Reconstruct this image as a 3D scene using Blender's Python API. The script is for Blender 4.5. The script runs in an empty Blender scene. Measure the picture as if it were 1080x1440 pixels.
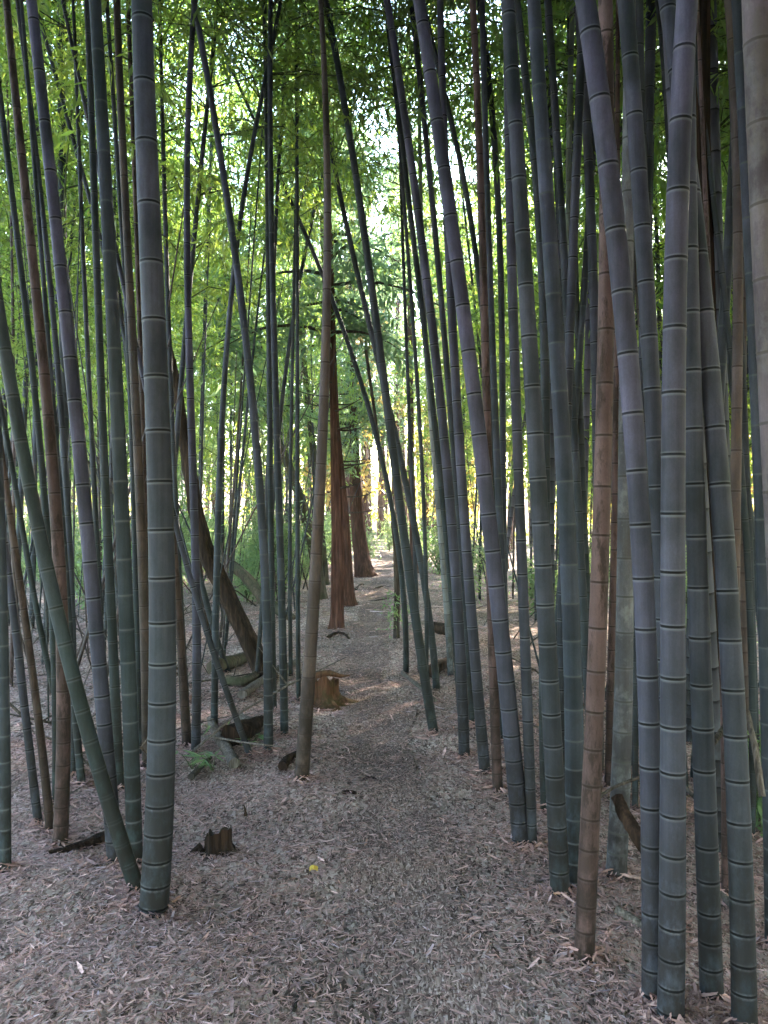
import bpy, math, random
import numpy as np
from mathutils import Vector, Matrix

random.seed(7)
RNG = np.random.default_rng(11)
scene = bpy.context.scene
COL = scene.collection
F = 1088.0            # focal length in photo pixels (1080 x 1440)
CAMZ = 1.6
rad = math.radians

# ------------------------------------------------------------------ terrain
def path_x(y):
    return np.interp(y, [-6, 2.4, 3.9, 5.5, 7.7, 11, 16, 25, 40], [.3, .2, .08, -.02, -.24, -.2, -.12, .02, .3])

def ground(x, y):
    x = np.asarray(x, float); y = np.asarray(y, float)
    h = 0.025*np.sin(1.7*x+.6)*np.cos(1.3*y) + 0.018*np.sin(3.9*x+2.1*y) + 0.012*np.sin(7.3*y-2.2*x)
    h = h - 0.13*np.clip(x-0.95, 0, 5) - 0.05*np.clip(x-5.95, 0, 30)*0
    h = h + 0.03*np.clip(-x-1.0, 0, 6)
    d = np.abs(x-path_x(y))
    h = h - 0.045*np.exp(-(d/.42)**2)
    far = np.clip(y-34, 0, 80)
    h = h + 0.0011*far**2 + 0.35*np.sin(x*.21+1)*np.clip((y-25)/40, 0, 1)
    return h

def gz(x, y):
    return float(ground(x, y))

def at(px, py, d):
    """photo pixel at distance d along the view axis -> world point"""
    return Vector(((px-540)/F*d, d, CAMZ+(720-py)/F*d))

def on_ground(px, py):
    d = .8
    prev = d
    while d < 60:
        p = at(px, py, d)
        if p.z <= gz(p.x, p.y):
            lo, hi = prev, d
            for _ in range(30):
                m = (lo+hi)/2; p = at(px, py, m)
                if p.z <= gz(p.x, p.y): hi = m
                else: lo = m
            p = at(px, py, hi)
            return p
        prev = d; d += .05
    return at(px, py, 40)

# ------------------------------------------------------------------ mesh helpers
class MB:
    def __init__(self):
        self.v = []; self.f = []; self.m = []; self.n = 0; self.a = []
    def add(self, verts, faces, mat=0, attr=None):
        verts = np.asarray(verts, np.float32).reshape(-1, 3)
        faces = np.asarray(faces, np.int64)
        self.v.append(verts); self.f.append(faces+self.n)
        self.m.append(np.full(len(faces), mat, np.int32))
        if attr is None: attr = np.zeros((len(verts), 4), np.float32)
        self.a.append(np.asarray(attr, np.float32)); self.n += len(verts)
    def tube(self, pts, radii, sides=8, mat=0, cap=True, attr=None, rough=0.0, seed=0, lobes=None):
        pts = np.asarray([tuple(p) for p in pts], float); n = len(pts)
        radii = np.broadcast_to(np.asarray(radii, float), (n,))
        t = np.gradient(pts, axis=0); t /= np.linalg.norm(t, axis=1)[:, None]+1e-9
        up = np.array([0, 1, 0]) if abs(t[0][1]) < .9 else np.array([1, 0, 0])
        a = np.cross(up, t[0]); a /= np.linalg.norm(a)
        A = np.zeros((n, 3)); B = np.zeros((n, 3))
        for i in range(n):
            a = a-t[i]*np.dot(a, t[i]); a /= np.linalg.norm(a)
            A[i] = a; B[i] = np.cross(t[i], a)
        th = np.linspace(0, 2*math.pi, sides, endpoint=False)
        R = np.repeat(radii[:, None], sides, 1)
        if lobes is not None: R = R*lobes(np.arange(n)/(n-1), th)
        if rough:
            rg = np.random.default_rng(seed)
            R = R*(1+rough*(rg.random((n, sides))-.5)*2)
        V = pts[:, None, :]+R[..., None]*(np.cos(th)[None, :, None]*A[:, None, :]+np.sin(th)[None, :, None]*B[:, None, :])
        V = V.reshape(-1, 3)
        i = np.arange(n-1)[:, None]*sides; j = np.arange(sides)[None, :]; k = (j+1) % sides
        Fq = np.stack([i+j, i+k, i+sides+k, i+sides+j], -1).reshape(-1, 4)
        at_ = None
        if attr is not None: at_ = np.repeat(np.asarray(attr, np.float32), sides, 0)
        self.add(V, Fq, mat, at_)
        if cap:
            for idx, flip in ((0, True), (n-1, False)):
                ring = V.reshape(n, sides, 3)[idx]
                vv = np.vstack([ring, pts[idx][None]])
                jj = np.arange(sides); kk = (jj+1) % sides
                tri = np.stack([jj, kk, np.full(sides, sides), np.full(sides, sides)], -1)
                if flip: tri = tri[:, [1, 0, 2, 3]]
                self.add(vv, tri, mat, None if attr is None else np.repeat(np.asarray(attr[idx], np.float32)[None], sides+1, 0))
    def build(self, name, mats, parent=None, smooth=True, data_only=False):
        V = np.vstack(self.v); Fc = np.vstack(self.f) ; M = np.concatenate(self.m)
        A = np.vstack(self.a)
        me = bpy.data.meshes.new(name)
        tri = Fc[:, 2] == Fc[:, 3]
        cnt = np.where(tri, 3, 4)
        loops = Fc.reshape(-1)
        mask = np.ones((len(Fc), 4), bool); mask[tri, 3] = False
        loops = Fc[mask]
        start = np.concatenate([[0], np.cumsum(cnt)[:-1]])
        me.vertices.add(len(V)); me.vertices.foreach_set('co', V.reshape(-1).astype(np.float32))
        me.loops.add(len(loops)); me.loops.foreach_set('vertex_index', loops.astype(np.int32))
        me.polygons.add(len(Fc)); me.polygons.foreach_set('loop_start', start.astype(np.int32))
        try: me.polygons.foreach_set('loop_total', cnt.astype(np.int32))
        except Exception: pass
        me.polygons.foreach_set('material_index', M)
        me.polygons.foreach_set('use_smooth', np.full(len(Fc), bool(smooth)))
        ca = me.attributes.new('tint', 'FLOAT_COLOR', 'POINT')
        ca.data.foreach_set('color', A.reshape(-1).astype(np.float32))
        for m in (mats if isinstance(mats, (list, tuple)) else [mats]): me.materials.append(m)
        me.update(calc_edges=True); me.validate()
        if data_only: return me
        o = bpy.data.objects.new(name, me); COL.objects.link(o)
        if parent: o.parent = parent
        return o

def tag(o, label=None, cat=None, group=None, kind=None):
    if label: o['label'] = label
    if cat: o['category'] = cat
    if group: o['group'] = group
    if kind: o['kind'] = kind
    return o

def empty(name, loc):
    o = bpy.data.objects.new(name, None); COL.objects.link(o)
    o.location = loc; o.empty_display_size = .2
    return o

# ------------------------------------------------------------------ materials
class NT:
    def __init__(self, name):
        self.m = bpy.data.materials.new(name); self.m.use_nodes = True
        self.t = self.m.node_tree; self.t.nodes.clear()
        self.out = self.n('ShaderNodeOutputMaterial')
    def n(self, kind, **kw):
        x = self.t.nodes.new(kind)
        for k, v in kw.items():
            if k in ('operation', 'blend_type', 'data_type', 'attribute_name', 'noise_dimensions', 'feature', 'distance'): setattr(x, k, v)
        return x
    def link(self, a, b): self.t.links.new(a, b)
    def val(self, sock, v):
        if isinstance(v, bpy.types.NodeSocket): self.link(v, sock)
        else: sock.default_value = v
    def mix(self, fac, a, b, mode='MIX'):
        x = self.n('ShaderNodeMix', data_type='RGBA'); x.blend_type = mode
        self.val(x.inputs[0], fac)
        for s, v in ((x.inputs[6], a), (x.inputs[7], b)):
            self.val(s, v if isinstance(v, bpy.types.NodeSocket) else (*v, 1) if len(v) == 3 else v)
        return x.outputs[2]
    def math(self, op, a, b=0.0, c=None):
        x = self.n('ShaderNodeMath', operation=op); self.val(x.inputs[0], a); self.val(x.inputs[1], b)
        if c is not None: self.val(x.inputs[2], c)
        return x.outputs[0]
    def noise(self, scale, detail=4, rough=.55, vec=None, stretch=None, dim='3D'):
        x = self.n('ShaderNodeTexNoise'); x.noise_dimensions = dim
        x.inputs['Scale'].default_value = scale; x.inputs['Detail'].default_value = detail; x.inputs['Roughness'].default_value = rough
        if vec is not None:
            if stretch:
                mp = self.n('ShaderNodeMapping'); mp.inputs['Scale'].default_value = stretch
                self.link(vec, mp.inputs['Vector']); vec = mp.outputs[0]
            self.link(vec, x.inputs['Vector'])
        return x.outputs['Fac']
    def ramp(self, fac, stops):
        x = self.n('ShaderNodeValToRGB'); e = x.color_ramp.elements
        while len(e) < len(stops): e.new(.5)
        for el, (p, c) in zip(e, stops):
            el.position = p; el.color = (*c, 1) if not isinstance(c, (int, float)) else (c, c, c, 1)
        self.link(fac, x.inputs[0]); return x.outputs[0]
    def bump(self, h, strength=.3, dist=.01):
        x = self.n('ShaderNodeBump'); x.inputs['Strength'].default_value = strength; x.inputs['Distance'].default_value = dist
        self.link(h, x.inputs['Height']); return x.outputs[0]
    def principled(self, color, rough=.6, spec=.4, normal=None, sheen=0):
        p = self.n('ShaderNodeBsdfPrincipled')
        self.val(p.inputs['Base Color'], color if isinstance(color, bpy.types.NodeSocket) else (*color, 1))
        self.val(p.inputs['Roughness'], rough); p.inputs['Specular IOR Level'].default_value = spec
        if sheen: p.inputs['Sheen Weight'].default_value = sheen; p.inputs['Sheen Roughness'].default_value = .6
        if normal is not None: self.link(normal, p.inputs['Normal'])
        self.link(p.outputs[0], self.out.inputs[0]); return p
    def obj(self): return self.n('ShaderNodeTexCoord').outputs['Object']
    def attr(self):
        x = self.n('ShaderNodeAttribute'); x.attribute_name = 'tint'
        s = self.n('ShaderNodeSeparateColor'); self.link(x.outputs['Color'], s.inputs[0])
        return x, s
    def rnd(self): return self.n('ShaderNodeObjectInfo').outputs['Random']

def culm_material(name, low, high, node_dark, powder, stain=0.0, stain_col=(.05, .035, .03), lichen=0.0):
    t = NT(name); oc = t.obj(); a, s = t.attr()
    dark, pw, tone = s.outputs[0], s.outputs[1], s.outputs[2]
    sep = t.n('ShaderNodeSeparateXYZ'); t.link(oc, sep.inputs[0])
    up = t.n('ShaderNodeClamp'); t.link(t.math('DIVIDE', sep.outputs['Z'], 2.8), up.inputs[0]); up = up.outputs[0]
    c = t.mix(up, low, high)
    blot = t.noise(2.2, 5, .6, oc, (1.5, 1.5, 1))
    c = t.mix(t.math('MULTIPLY', t.ramp(blot, [(.38, 0.0), (.62, 1.0)]), .8), c, tuple(x*.62 for x in low))
    streak = t.noise(60, 3, .6, oc, (1, 1, .04))
    c = t.mix(1.0, c, t.ramp(streak, [(.3, .82), (.7, 1.12)]), 'MULTIPLY')
    fine = t.noise(190, 2, .7, oc, (1, 1, .6))
    c = t.mix(.6, c, t.ramp(fine, [(.3, .8), (.7, 1.15)]), 'MULTIPLY')
    c = t.mix(1.0, c, t.ramp(tone, [(0, .76), (1, 1.2)]), 'MULTIPLY')
    c = t.mix(1.0, c, t.ramp(t.rnd(), [(0, (.74, .80, .74)), (.5, (1.0, 1.0, 1.0)), (1, (1.18, 1.12, 1.24))]), 'MULTIPLY')
    if lichen:
        l = t.ramp(t.noise(9, 6, .7, oc, (1, 1, .8)), [(.5, 0.0), (.62, 1.0)])
        c = t.mix(t.math('MULTIPLY', l, lichen), c, (.33, .34, .34))
    if stain:
        st = t.ramp(t.noise(14, 6, .72, oc, (1, 1, .28)), [(.50, 0.0), (.58, 1.0)])
        c = t.mix(t.math('MULTIPLY', st, stain), c, stain_col)
    c = t.mix(t.math('MULTIPLY', pw, powder), c, (.17, .175, .20))
    foot = t.math('MULTIPLY', t.ramp(up, [(0.0, 1.0), (.13, .75), (.34, 0.0)]), t.ramp(t.noise(16, 6, .7, oc, (1, 1, .6)), [(.36, 0.0), (.52, 1.0)]))
    c = t.mix(t.math('MULTIPLY', foot, .8), c, (.012, .009, .008))
    nd = t.math('MULTIPLY', dark, t.ramp(t.noise(25, 2, .5, oc), [(.2, .75), (.6, 1.0)]))
    c = t.mix(nd, c, node_dark)
    t.principled(c, t.ramp(fine, [(.2, .52), (.8, .72)]), .10, t.bump(t.math('ADD', streak, fine), .12, .004))
    return t.m

M = {}
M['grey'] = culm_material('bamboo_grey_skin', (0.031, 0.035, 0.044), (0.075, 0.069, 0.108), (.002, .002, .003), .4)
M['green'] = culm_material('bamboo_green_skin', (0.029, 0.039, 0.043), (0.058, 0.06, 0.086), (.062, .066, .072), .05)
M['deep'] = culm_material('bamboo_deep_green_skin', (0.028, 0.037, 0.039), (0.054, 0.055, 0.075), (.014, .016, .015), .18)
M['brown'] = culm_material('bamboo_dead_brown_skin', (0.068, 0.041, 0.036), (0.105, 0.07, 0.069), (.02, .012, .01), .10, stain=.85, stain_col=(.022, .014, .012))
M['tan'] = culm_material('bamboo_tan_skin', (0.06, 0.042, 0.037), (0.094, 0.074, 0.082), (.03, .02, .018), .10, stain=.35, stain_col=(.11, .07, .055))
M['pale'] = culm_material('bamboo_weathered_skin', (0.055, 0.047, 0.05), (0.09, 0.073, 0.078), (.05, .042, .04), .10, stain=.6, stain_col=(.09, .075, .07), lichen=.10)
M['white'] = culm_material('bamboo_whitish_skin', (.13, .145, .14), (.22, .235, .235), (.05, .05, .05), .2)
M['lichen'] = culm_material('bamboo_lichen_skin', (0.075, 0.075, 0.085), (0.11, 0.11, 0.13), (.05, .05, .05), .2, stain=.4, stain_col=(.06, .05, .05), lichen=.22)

def leaf_material(name, dark, lite, tr_dark, tr_lite, tw=.5):
    t = NT(name); a, s = t.attr()
    k = t.math('MULTIPLY_ADD', t.rnd(), .45, t.math('MULTIPLY', s.outputs[0], .55))
    d = t.n('ShaderNodeBsdfDiffuse'); t.link(t.mix(k, dark, lite), d.inputs[0])
    tr = t.n('ShaderNodeBsdfTranslucent'); t.link(t.mix(k, tr_dark, tr_lite), tr.inputs[0])
    g = t.n('ShaderNodeBsdfGlossy'); g.inputs['Roughness'].default_value = .4; g.inputs[0].default_value = (.6, .65, .7, 1)
    mx = t.n('ShaderNodeMixShader'); mx.inputs[0].default_value = tw
    t.link(d.outputs[0], mx.inputs[1]); t.link(tr.outputs[0], mx.inputs[2])
    m2 = t.n('ShaderNodeMixShader'); m2.inputs[0].default_value = .06
    t.link(mx.outputs[0], m2.inputs[1]); t.link(g.outputs[0], m2.inputs[2])
    t.link(m2.outputs[0], t.out.inputs[0]); return t.m

M['leaf'] = leaf_material('bamboo_leaf', (.045, .085, .022), (.085, .13, .03), (.16, .36, .05), (.46, .55, .075))
M['far_leaf'] = leaf_material('far_leaf', (.05, .09, .02), (.11, .12, .03), (.26, .42, .05), (.62, .56, .07), .55)
M['cedar_leaf'] = leaf_material('cedar_spray', (.05, .09, .045), (.08, .12, .06), (.14, .26, .12), (.28, .38, .18), .5)
M['shrub_leaf'] = leaf_material('shrub_leaf', (.05, .10, .045), (.10, .14, .06), (.18, .34, .10), (.40, .50, .18), .5)
M['autumn_leaf'] = leaf_material('autumn_leaf', (.10, .10, .025), (.20, .13, .03), (.35, .33, .06), (.60, .36, .08), .5)

def bark_material(name, a_, b_, moss=None, scale=1.0):
    t = NT(name); oc = t.obj()
    f1 = t.noise(38*scale, 5, .65, oc, (1, 1, .07)); f2 = t.noise(8*scale, 5, .6, oc, (1, 1, .35))
    c = t.ramp(f1, [(.3, tuple(x*.35 for x in a_)), (.5, a_), (.72, b_)])
    c = t.mix(1.0, c, t.ramp(f2, [(.3, .6), (.7, 1.2)]), 'MULTIPLY')
    if moss:
        g = t.ramp(t.noise(6*scale, 6, .7, oc), [(.47, 0.0), (.6, 1.0)])
        c = t.mix(t.math('MULTIPLY', g, .8), c, moss)
    t.principled(c, .95, .05, t.bump(f1, .9, .02)); return t.m
M['cedar_bark'] = bark_material('cedar_bark', (.07, .033, .026), (.145, .075, .057))
M['dark_bark'] = bark_material('dark_rotten_bark', (.022, .014, .011), (.055, .032, .023))
M['log_bark'] = bark_material('mossy_bark', (.075, .06, .045), (.13, .105, .085), (.045, .052, .030))
M['log_brown'] = bark_material('dead_log_wood', (.026, .018, .014), (.065, .042, .030), None)
M['stump_wood'] = bark_material('stump_wood', (.085, .040, .024), (.17, .088, .054), (.05, .044, .02))
M['stick'] = bark_material('grey_stick', (.11, .09, .08), (.21, .18, .165), None, 2)
M['twig_dark'] = bark_material('dark_twig', (.05, .04, .034), (.11, .085, .07), None, 2)
M['twig_green'] = bark_material('green_twig', (.07, .085, .04), (.13, .14, .08), None, 2)

def litter_material():
    t = NT('dry_leaf'); a, s = t.attr(); oc = t.obj()
    c = t.mix(1.0, a.outputs['Color'], t.ramp(t.noise(45, 3, .6, oc), [(.3, .75), (.7, 1.15)]), 'MULTIPLY')
    t.principled(c, .85, .06); return t.m
M['litter'] = litter_material()

def floor_material(name, cols, fine=1.0):
    t = NT(name); oc = t.obj()
    dist = t.n('ShaderNodeTexNoise'); dist.inputs['Scale'].default_value = 9; t.link(oc, dist.inputs['Vector'])
    mixv = t.n('ShaderNodeMix', data_type='VECTOR'); mixv.inputs[0].default_value = .06
    t.link(oc, mixv.inputs[4]); t.link(dist.outputs['Color'], mixv.inputs[5])
    def chips(scale, rot):
        mp = t.n('ShaderNodeMapping'); mp.inputs['Scale'].default_value = (1, .28, 1); mp.inputs['Rotation'].default_value = (0, 0, rot)
        t.link(mixv.outputs[1], mp.inputs['Vector'])
        v = t.n('ShaderNodeTexVoronoi'); v.inputs['Scale'].default_value = scale; t.link(mp.outputs[0], v.inputs['Vector'])
        sp = t.n('ShaderNodeSeparateColor'); t.link(v.outputs['Color'], sp.inputs[0])
        return sp.outputs[0], v.outputs['Distance']
    a1, d1 = chips(75*fine, .4); a2, d2 = chips(90*fine, 1.9); a3, d3 = chips(60*fine, 2.7)
    sel = t.ramp(t.noise(30, 2, .5, oc), [(.47, 0.0), (.53, 1.0)])
    k = t.mix(sel, a1, a2); k = t.mix(t.ramp(t.noise(22, 2, .5, oc, (1.3, 1, 1)), [(.5, 0.0), (.55, 1.0)]), k, a3)
    c = t.ramp(k, [(0, cols[0]), (.4, cols[1]), (.75, cols[2]), (1, cols[3])])
    big = t.noise(1.1, 5, .6, oc)
    c = t.mix(1.0, c, t.ramp(big, [(.35, .6), (.65, 1.2)]), 'MULTIPLY')
    t.principled(c, .95, .04, t.bump(k, .8, .012)); return t.m
M['floor'] = floor_material('leaf_covered_soil', [(.05, .034, .029), (.18, .126, .110), (.34, .25, .22), (.50, .385, .35)])
M['soil'] = floor_material('trodden_soil', [(.05, .033, .029), (.14, .092, .082), (.25, .172, .152), (.42, .31, .285)], 2.2)

def plain(name, col, rough=.6):
    t = NT(name); oc = t.obj()
    c = t.mix(1.0, col, t.ramp(t.noise(60, 4, .6, oc), [(.3, .75), (.7, 1.15)]), 'MULTIPLY')
    t.principled(c, rough, .3); return t.m
M['yellow'] = plain('yellow_wrapper', (.42, .27, .035), .6)
M['heart'] = plain('rotten_heartwood', (.035, .024, .018), .95)

# ------------------------------------------------------------------ setting: floor and path
def graded(lo, hi, n, c=0.0, p=2.2):
    t = np.linspace(-1, 1, n); s = np.sign(t)*np.abs(t)**p
    return np.where(s < 0, c+s*(c-lo), c+s*(hi-c))
xs = graded(-90, 90, 321, 0, 2.6); ys = graded(-50, 130, 361, 3.0, 2.2)
X, Y = np.meshgrid(xs, ys); Z = ground(X, Y)
V = np.stack([X, Y, Z], -1).reshape(-1, 3)
i = np.arange(len(ys)-1)[:, None]*len(xs); j = np.arange(len(xs)-1)[None]
Fq = np.stack([i+j, i+j+1, i+j+1+len(xs), i+j+len(xs)], -1).reshape(-1, 4)
mb = MB(); mb.add(V, Fq)
tag(mb.build('forest_floor', M['floor']), kind='structure')

ty = np.concatenate([np.arange(-3, 12, .12), np.arange(12, 32, .4)])
tx = np.linspace(-1, 1, 11)
hw = .22+.05*np.sin(ty*2.3)+.04*np.sin(ty*5.1+1)
hw = np.where(ty > 9, np.clip(hw*1.0, .2, .5), hw)
Xp = path_x(ty)[:, None]+tx[None]*hw[:, None]+.04*np.sin(ty*3.3)[:, None]
Yp = np.repeat(ty[:, None], 11, 1)
# follow the floor mesh itself closely: same function, small lift
Zp = ground(Xp, Yp)+.012
V = np.stack([Xp, Yp, Zp], -1).reshape(-1, 3)
i = np.arange(len(ty)-1)[:, None]*11; j = np.arange(10)[None]
mb = MB(); mb.add(V, np.stack([i+j, i+j+1, i+j+12, i+j+11], -1).reshape(-1, 4))
tag(mb.build('path', M['soil']), kind='structure')

# ------------------------------------------------------------------ leaf litter
def leaf_strips(pos, L, W, yaw, pitch, roll, curl, colr, mb, mat=0):
    n = len(pos)
    loc = np.zeros((n, 6, 3))
    u = np.array([-.5, -.5, .08, .08, .5, .5]); wv = np.array([-.28, .28, -.5, .5, -.05, .05])
    loc[:, :, 0] = u[None]*L[:, None]; loc[:, :, 1] = wv[None]*W[:, None]
    loc[:, :, 2] = curl[:, None]*L[:, None]*(np.array([.3, .3, 0, 0, .35, .35])[None])
    cr, sr = np.cos(roll), np.sin(roll)
    y = loc[:, :, 1]*cr[:, None]-loc[:, :, 2]*sr[:, None]; z = loc[:, :, 1]*sr[:, None]+loc[:, :, 2]*cr[:, None]
    cp, sp = np.cos(pitch), np.sin(pitch)
    x = loc[:, :, 0]*cp[:, None]-z*sp[:, None]; z = loc[:, :, 0]*sp[:, None]+z*cp[:, None]
    cy, sy = np.cos(yaw), np.sin(yaw)
    xx = x*cy[:, None]-y*sy[:, None]; yy = x*sy[:, None]+y*cy[:, None]
    Vv = np.stack([xx, yy, z], -1)+pos[:, None, :]
    base = (np.arange(n)*6)[:, None]
    f1 = base+np.array([0, 1, 3, 2])[None]; f2 = base+np.array([2, 3, 5, 4])[None]
    colr = np.repeat(colr, 6, 0)
    mb.add(Vv.reshape(-1, 3), np.vstack([f1, f2]), mat, colr)

PAL = np.array([(.37, .262, .238), (.32, .222, .202), (.41, .30, .278), (.24, .162, .145), (.14, .09, .08), (.48, .37, .35),
                (.33, .212, .165), (.34, .29, .31)])*np.array([1.19, 1.0, 1.01])
def scatter(n, y0, y1, side, smin, smax):
    y = y0+(y1-y0)*RNG.random(n)**1.0
    half = np.maximum(1.3, y*.54)+side
    x = (RNG.random(n)*2-1)*half
    d = np.abs(x-path_x(y))/.36
    keep = RNG.random(n) > (.55*np.exp(-np.clip(y-3, 0, 30)/4))*np.exp(-d**2)
    x, y = x[keep], y[keep]; n = len(x)
    L = smin+(smax-smin)*RNG.random(n)**1.5; L = np.where(RNG.random(n) < .03, L*2.1, L); W = L*(.07+.12*RNG.random(n))
    pos = np.stack([x, y, ground(x, y)+.008+.014*RNG.random(n)], -1)
    c = PAL[RNG.choice(len(PAL), n, p=[.24, .22, .14, .14, .10, .06, .07, .03])]*(.5+.8*RNG.random((n, 1)))
    c = np.hstack([c, np.ones((n, 1))])
    return pos, L, W, RNG.random(n)*6.28, RNG.normal(0, .09, n), RNG.normal(0, .17, n), RNG.random(n)*.16, c
mb = MB()
leaf_strips(*scatter(135000, 1.6, 5.2, .3, .014, .044), mb)
leaf_strips(*scatter(80000, 5.0, 10.5, .5, .025, .065), mb)
leaf_strips(*scatter(36000, 10, 26, 1.0, .06, .16), mb)
tag(mb.build('leaf_litter', M['litter'], smooth=False), label='dry tan bamboo leaves strewn over the forest floor', kind='stuff')

# ------------------------------------------------------------------ crowns (shared meshes)
def leaf_quads(pos, dirs, L, W, tone, mb, mat=0, rg=RNG):
    """folded diamond leaves: 4 vertices, 2 triangles bent along the rib"""
    n = len(pos)
    dirs = dirs/np.linalg.norm(dirs, axis=1)[:, None]
    up = rg.normal(0, .55, (n, 3)); up[:, 2] += 1
    side = np.cross(dirs, up); side /= np.linalg.norm(side, axis=1)[:, None]+1e-9
    nrm = np.cross(side, dirs)
    a = pos; c = pos+dirs*L[:, None]-nrm*(.10*L)[:, None]
    m = pos+dirs*(.4*L)[:, None]
    b = m+side*(W/2)[:, None]-nrm*(.12*W)[:, None]; d = m-side*(W/2)[:, None]-nrm*(.12*W)[:, None]
    V = np.stack([a, b, c, d], 1).reshape(-1, 3)
    k = (np.arange(n)*4)[:, None]
    Fq = np.vstack([k+np.array([0, 1, 2, 2])[None], k+np.array([0, 2, 3, 3])[None]])
    at_ = np.zeros((n, 4)); at_[:, 0] = tone; at_[:, 3] = 1
    mb.add(V, Fq, mat, np.repeat(at_, 4, 0))

def bamboo_crown(seed, L=6.0, nodes=24, reach=1.25, per=8, ln=.15, low=1.0):
    rg = np.random.default_rng(seed); mb = MB()
    P, D, T = [], [], []
    phi = rg.random()*6.28
    for k in range(nodes):
        u = (k+.3*rg.random())/nodes; z = u*L
        phi += 2.6+.6*rg.random()
        for q in range(2):
            ph = phi+(q*.7-.35)+rg.normal(0, .15)
            bl = reach*(.55+.75*math.sin(math.pi*min(1, .25+u*.85)))*(.7+.5*rg.random())*(1-.45*u)*low
            up = .75-.2*u
            pts = []
            for s in np.linspace(0, 1, 5):
                r = bl*s
                pts.append((math.cos(ph)*r, math.sin(ph)*r, z+bl*(up*s-.75*s*s)))
            pts = np.array(pts)
            mb.tube(pts, np.linspace(.007, .002, 5), 3, 1, cap=False)
            for w in range(per):
                s = .22+.78*(w+rg.random())/per
                ii = min(3, int(s*4)); fr = s*4-ii
                p = pts[ii]*(1-fr)+pts[ii+1]*fr
                tw = rg.normal(0, 1, 3); tw[2] = -.15+.5*rg.normal(); tw /= np.linalg.norm(tw)
                tl = .10+.28*rg.random(); tone = rg.random()
                nl = 5+int(rg.integers(0, 4))
                for l in range(nl):
                    f = (l+.5)/nl
                    P.append(p+tw*tl*f); dd = tw*.7+rg.normal(0, .55, 3); dd[2] -= .45
                    D.append(dd); T.append(min(1, max(0, .65*tone+.35*rg.random())))
    P, D, T = np.array(P), np.array(D), np.array(T); n = len(P)
    Ls = ln*(.6+.8*rg.random(n)); leaf_quads(P, D, Ls, Ls*(.17+.06*rg.random(n)), T, mb, 0, rg)
    me = mb.build('crown', [M['leaf'], M['twig_green']], data_only=True, smooth=False)
    return me
CROWNS = [bamboo_crown(100+k, nodes=24, reach=1.3, ln=.14) for k in range(4)]
CROWNS_FULL = [bamboo_crown(200+k, nodes=27, reach=1.5, per=20, ln=.088) for k in range(3)]

CROWN_SHADE = bamboo_crown(300, nodes=28, reach=1.6, per=16, ln=.15)  # foliage thickened to hold back skylight, used only on the unseen bamboo

# ------------------------------------------------------------------ bamboo culms
def internodes(H, D):
    z, out = .03, []
    sc = .75+D*2.4
    while z < H:
        out.append(z)
        z += (.085+.20*(1-math.exp(-z/1.8)))*sc*(1+.06*(random.random()-.5))
    return out

def culm_mesh(axis, radius, H, sides, mats, D, green_to=2.6, thin=False):
    """axis(z) -> local (x, y); node rings and per internode tone are in the mesh"""
    nodes = internodes(H, D)
    zs, rr, at_ = [-.12], [1.0], [(0, 0, .5, 0)]
    ln = .0025+D*.016            # half width of the dark node scar
    nd = nodes+[H]
    for k in range(len(nodes)):
        z, gap = nodes[k], (nd[k+1]-nodes[k])
        t0, t1 = (random.random(), random.random())
        t_prev = at_[-1][2]
        rows = [(-ln*4, 1.0, 0, 0, t_prev), (-ln*1.6, 1.015, 0, 1, t_prev), (-ln*1.05, 1.03, .85, .6, t_prev), (-ln*.2, 1.0, 1, 0, t_prev),
                (ln*.7, 1.022, .9, 0, t0), (ln*1.3, 1.035, 0, .7, t0), (ln*3, 1.005, 0, 0, t0), (gap*.5, 1.0, 0, 0, t0)]
        if thin: rows = [rows[0], rows[2], rows[4], rows[5]]
        for dz, s, d_, p_, t_ in rows:
            zz = z+dz
            if zz <= zs[-1]+.0005 or zz > H: continue
            zs.append(zz); rr.append(s)
            at_.append((d_, p_, t_, min(1, max(0, zz/green_to))))
    zs.append(H); rr.append(1); at_.append((0, 0, .5, 1))
    pts = [(*axis(z), z) for z in zs]
    R = [radius(z)*s for z, s in zip(zs, rr)]
    mb = MB(); mb.tube(pts, R, sides, 0, True, at_)
    return mb

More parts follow.
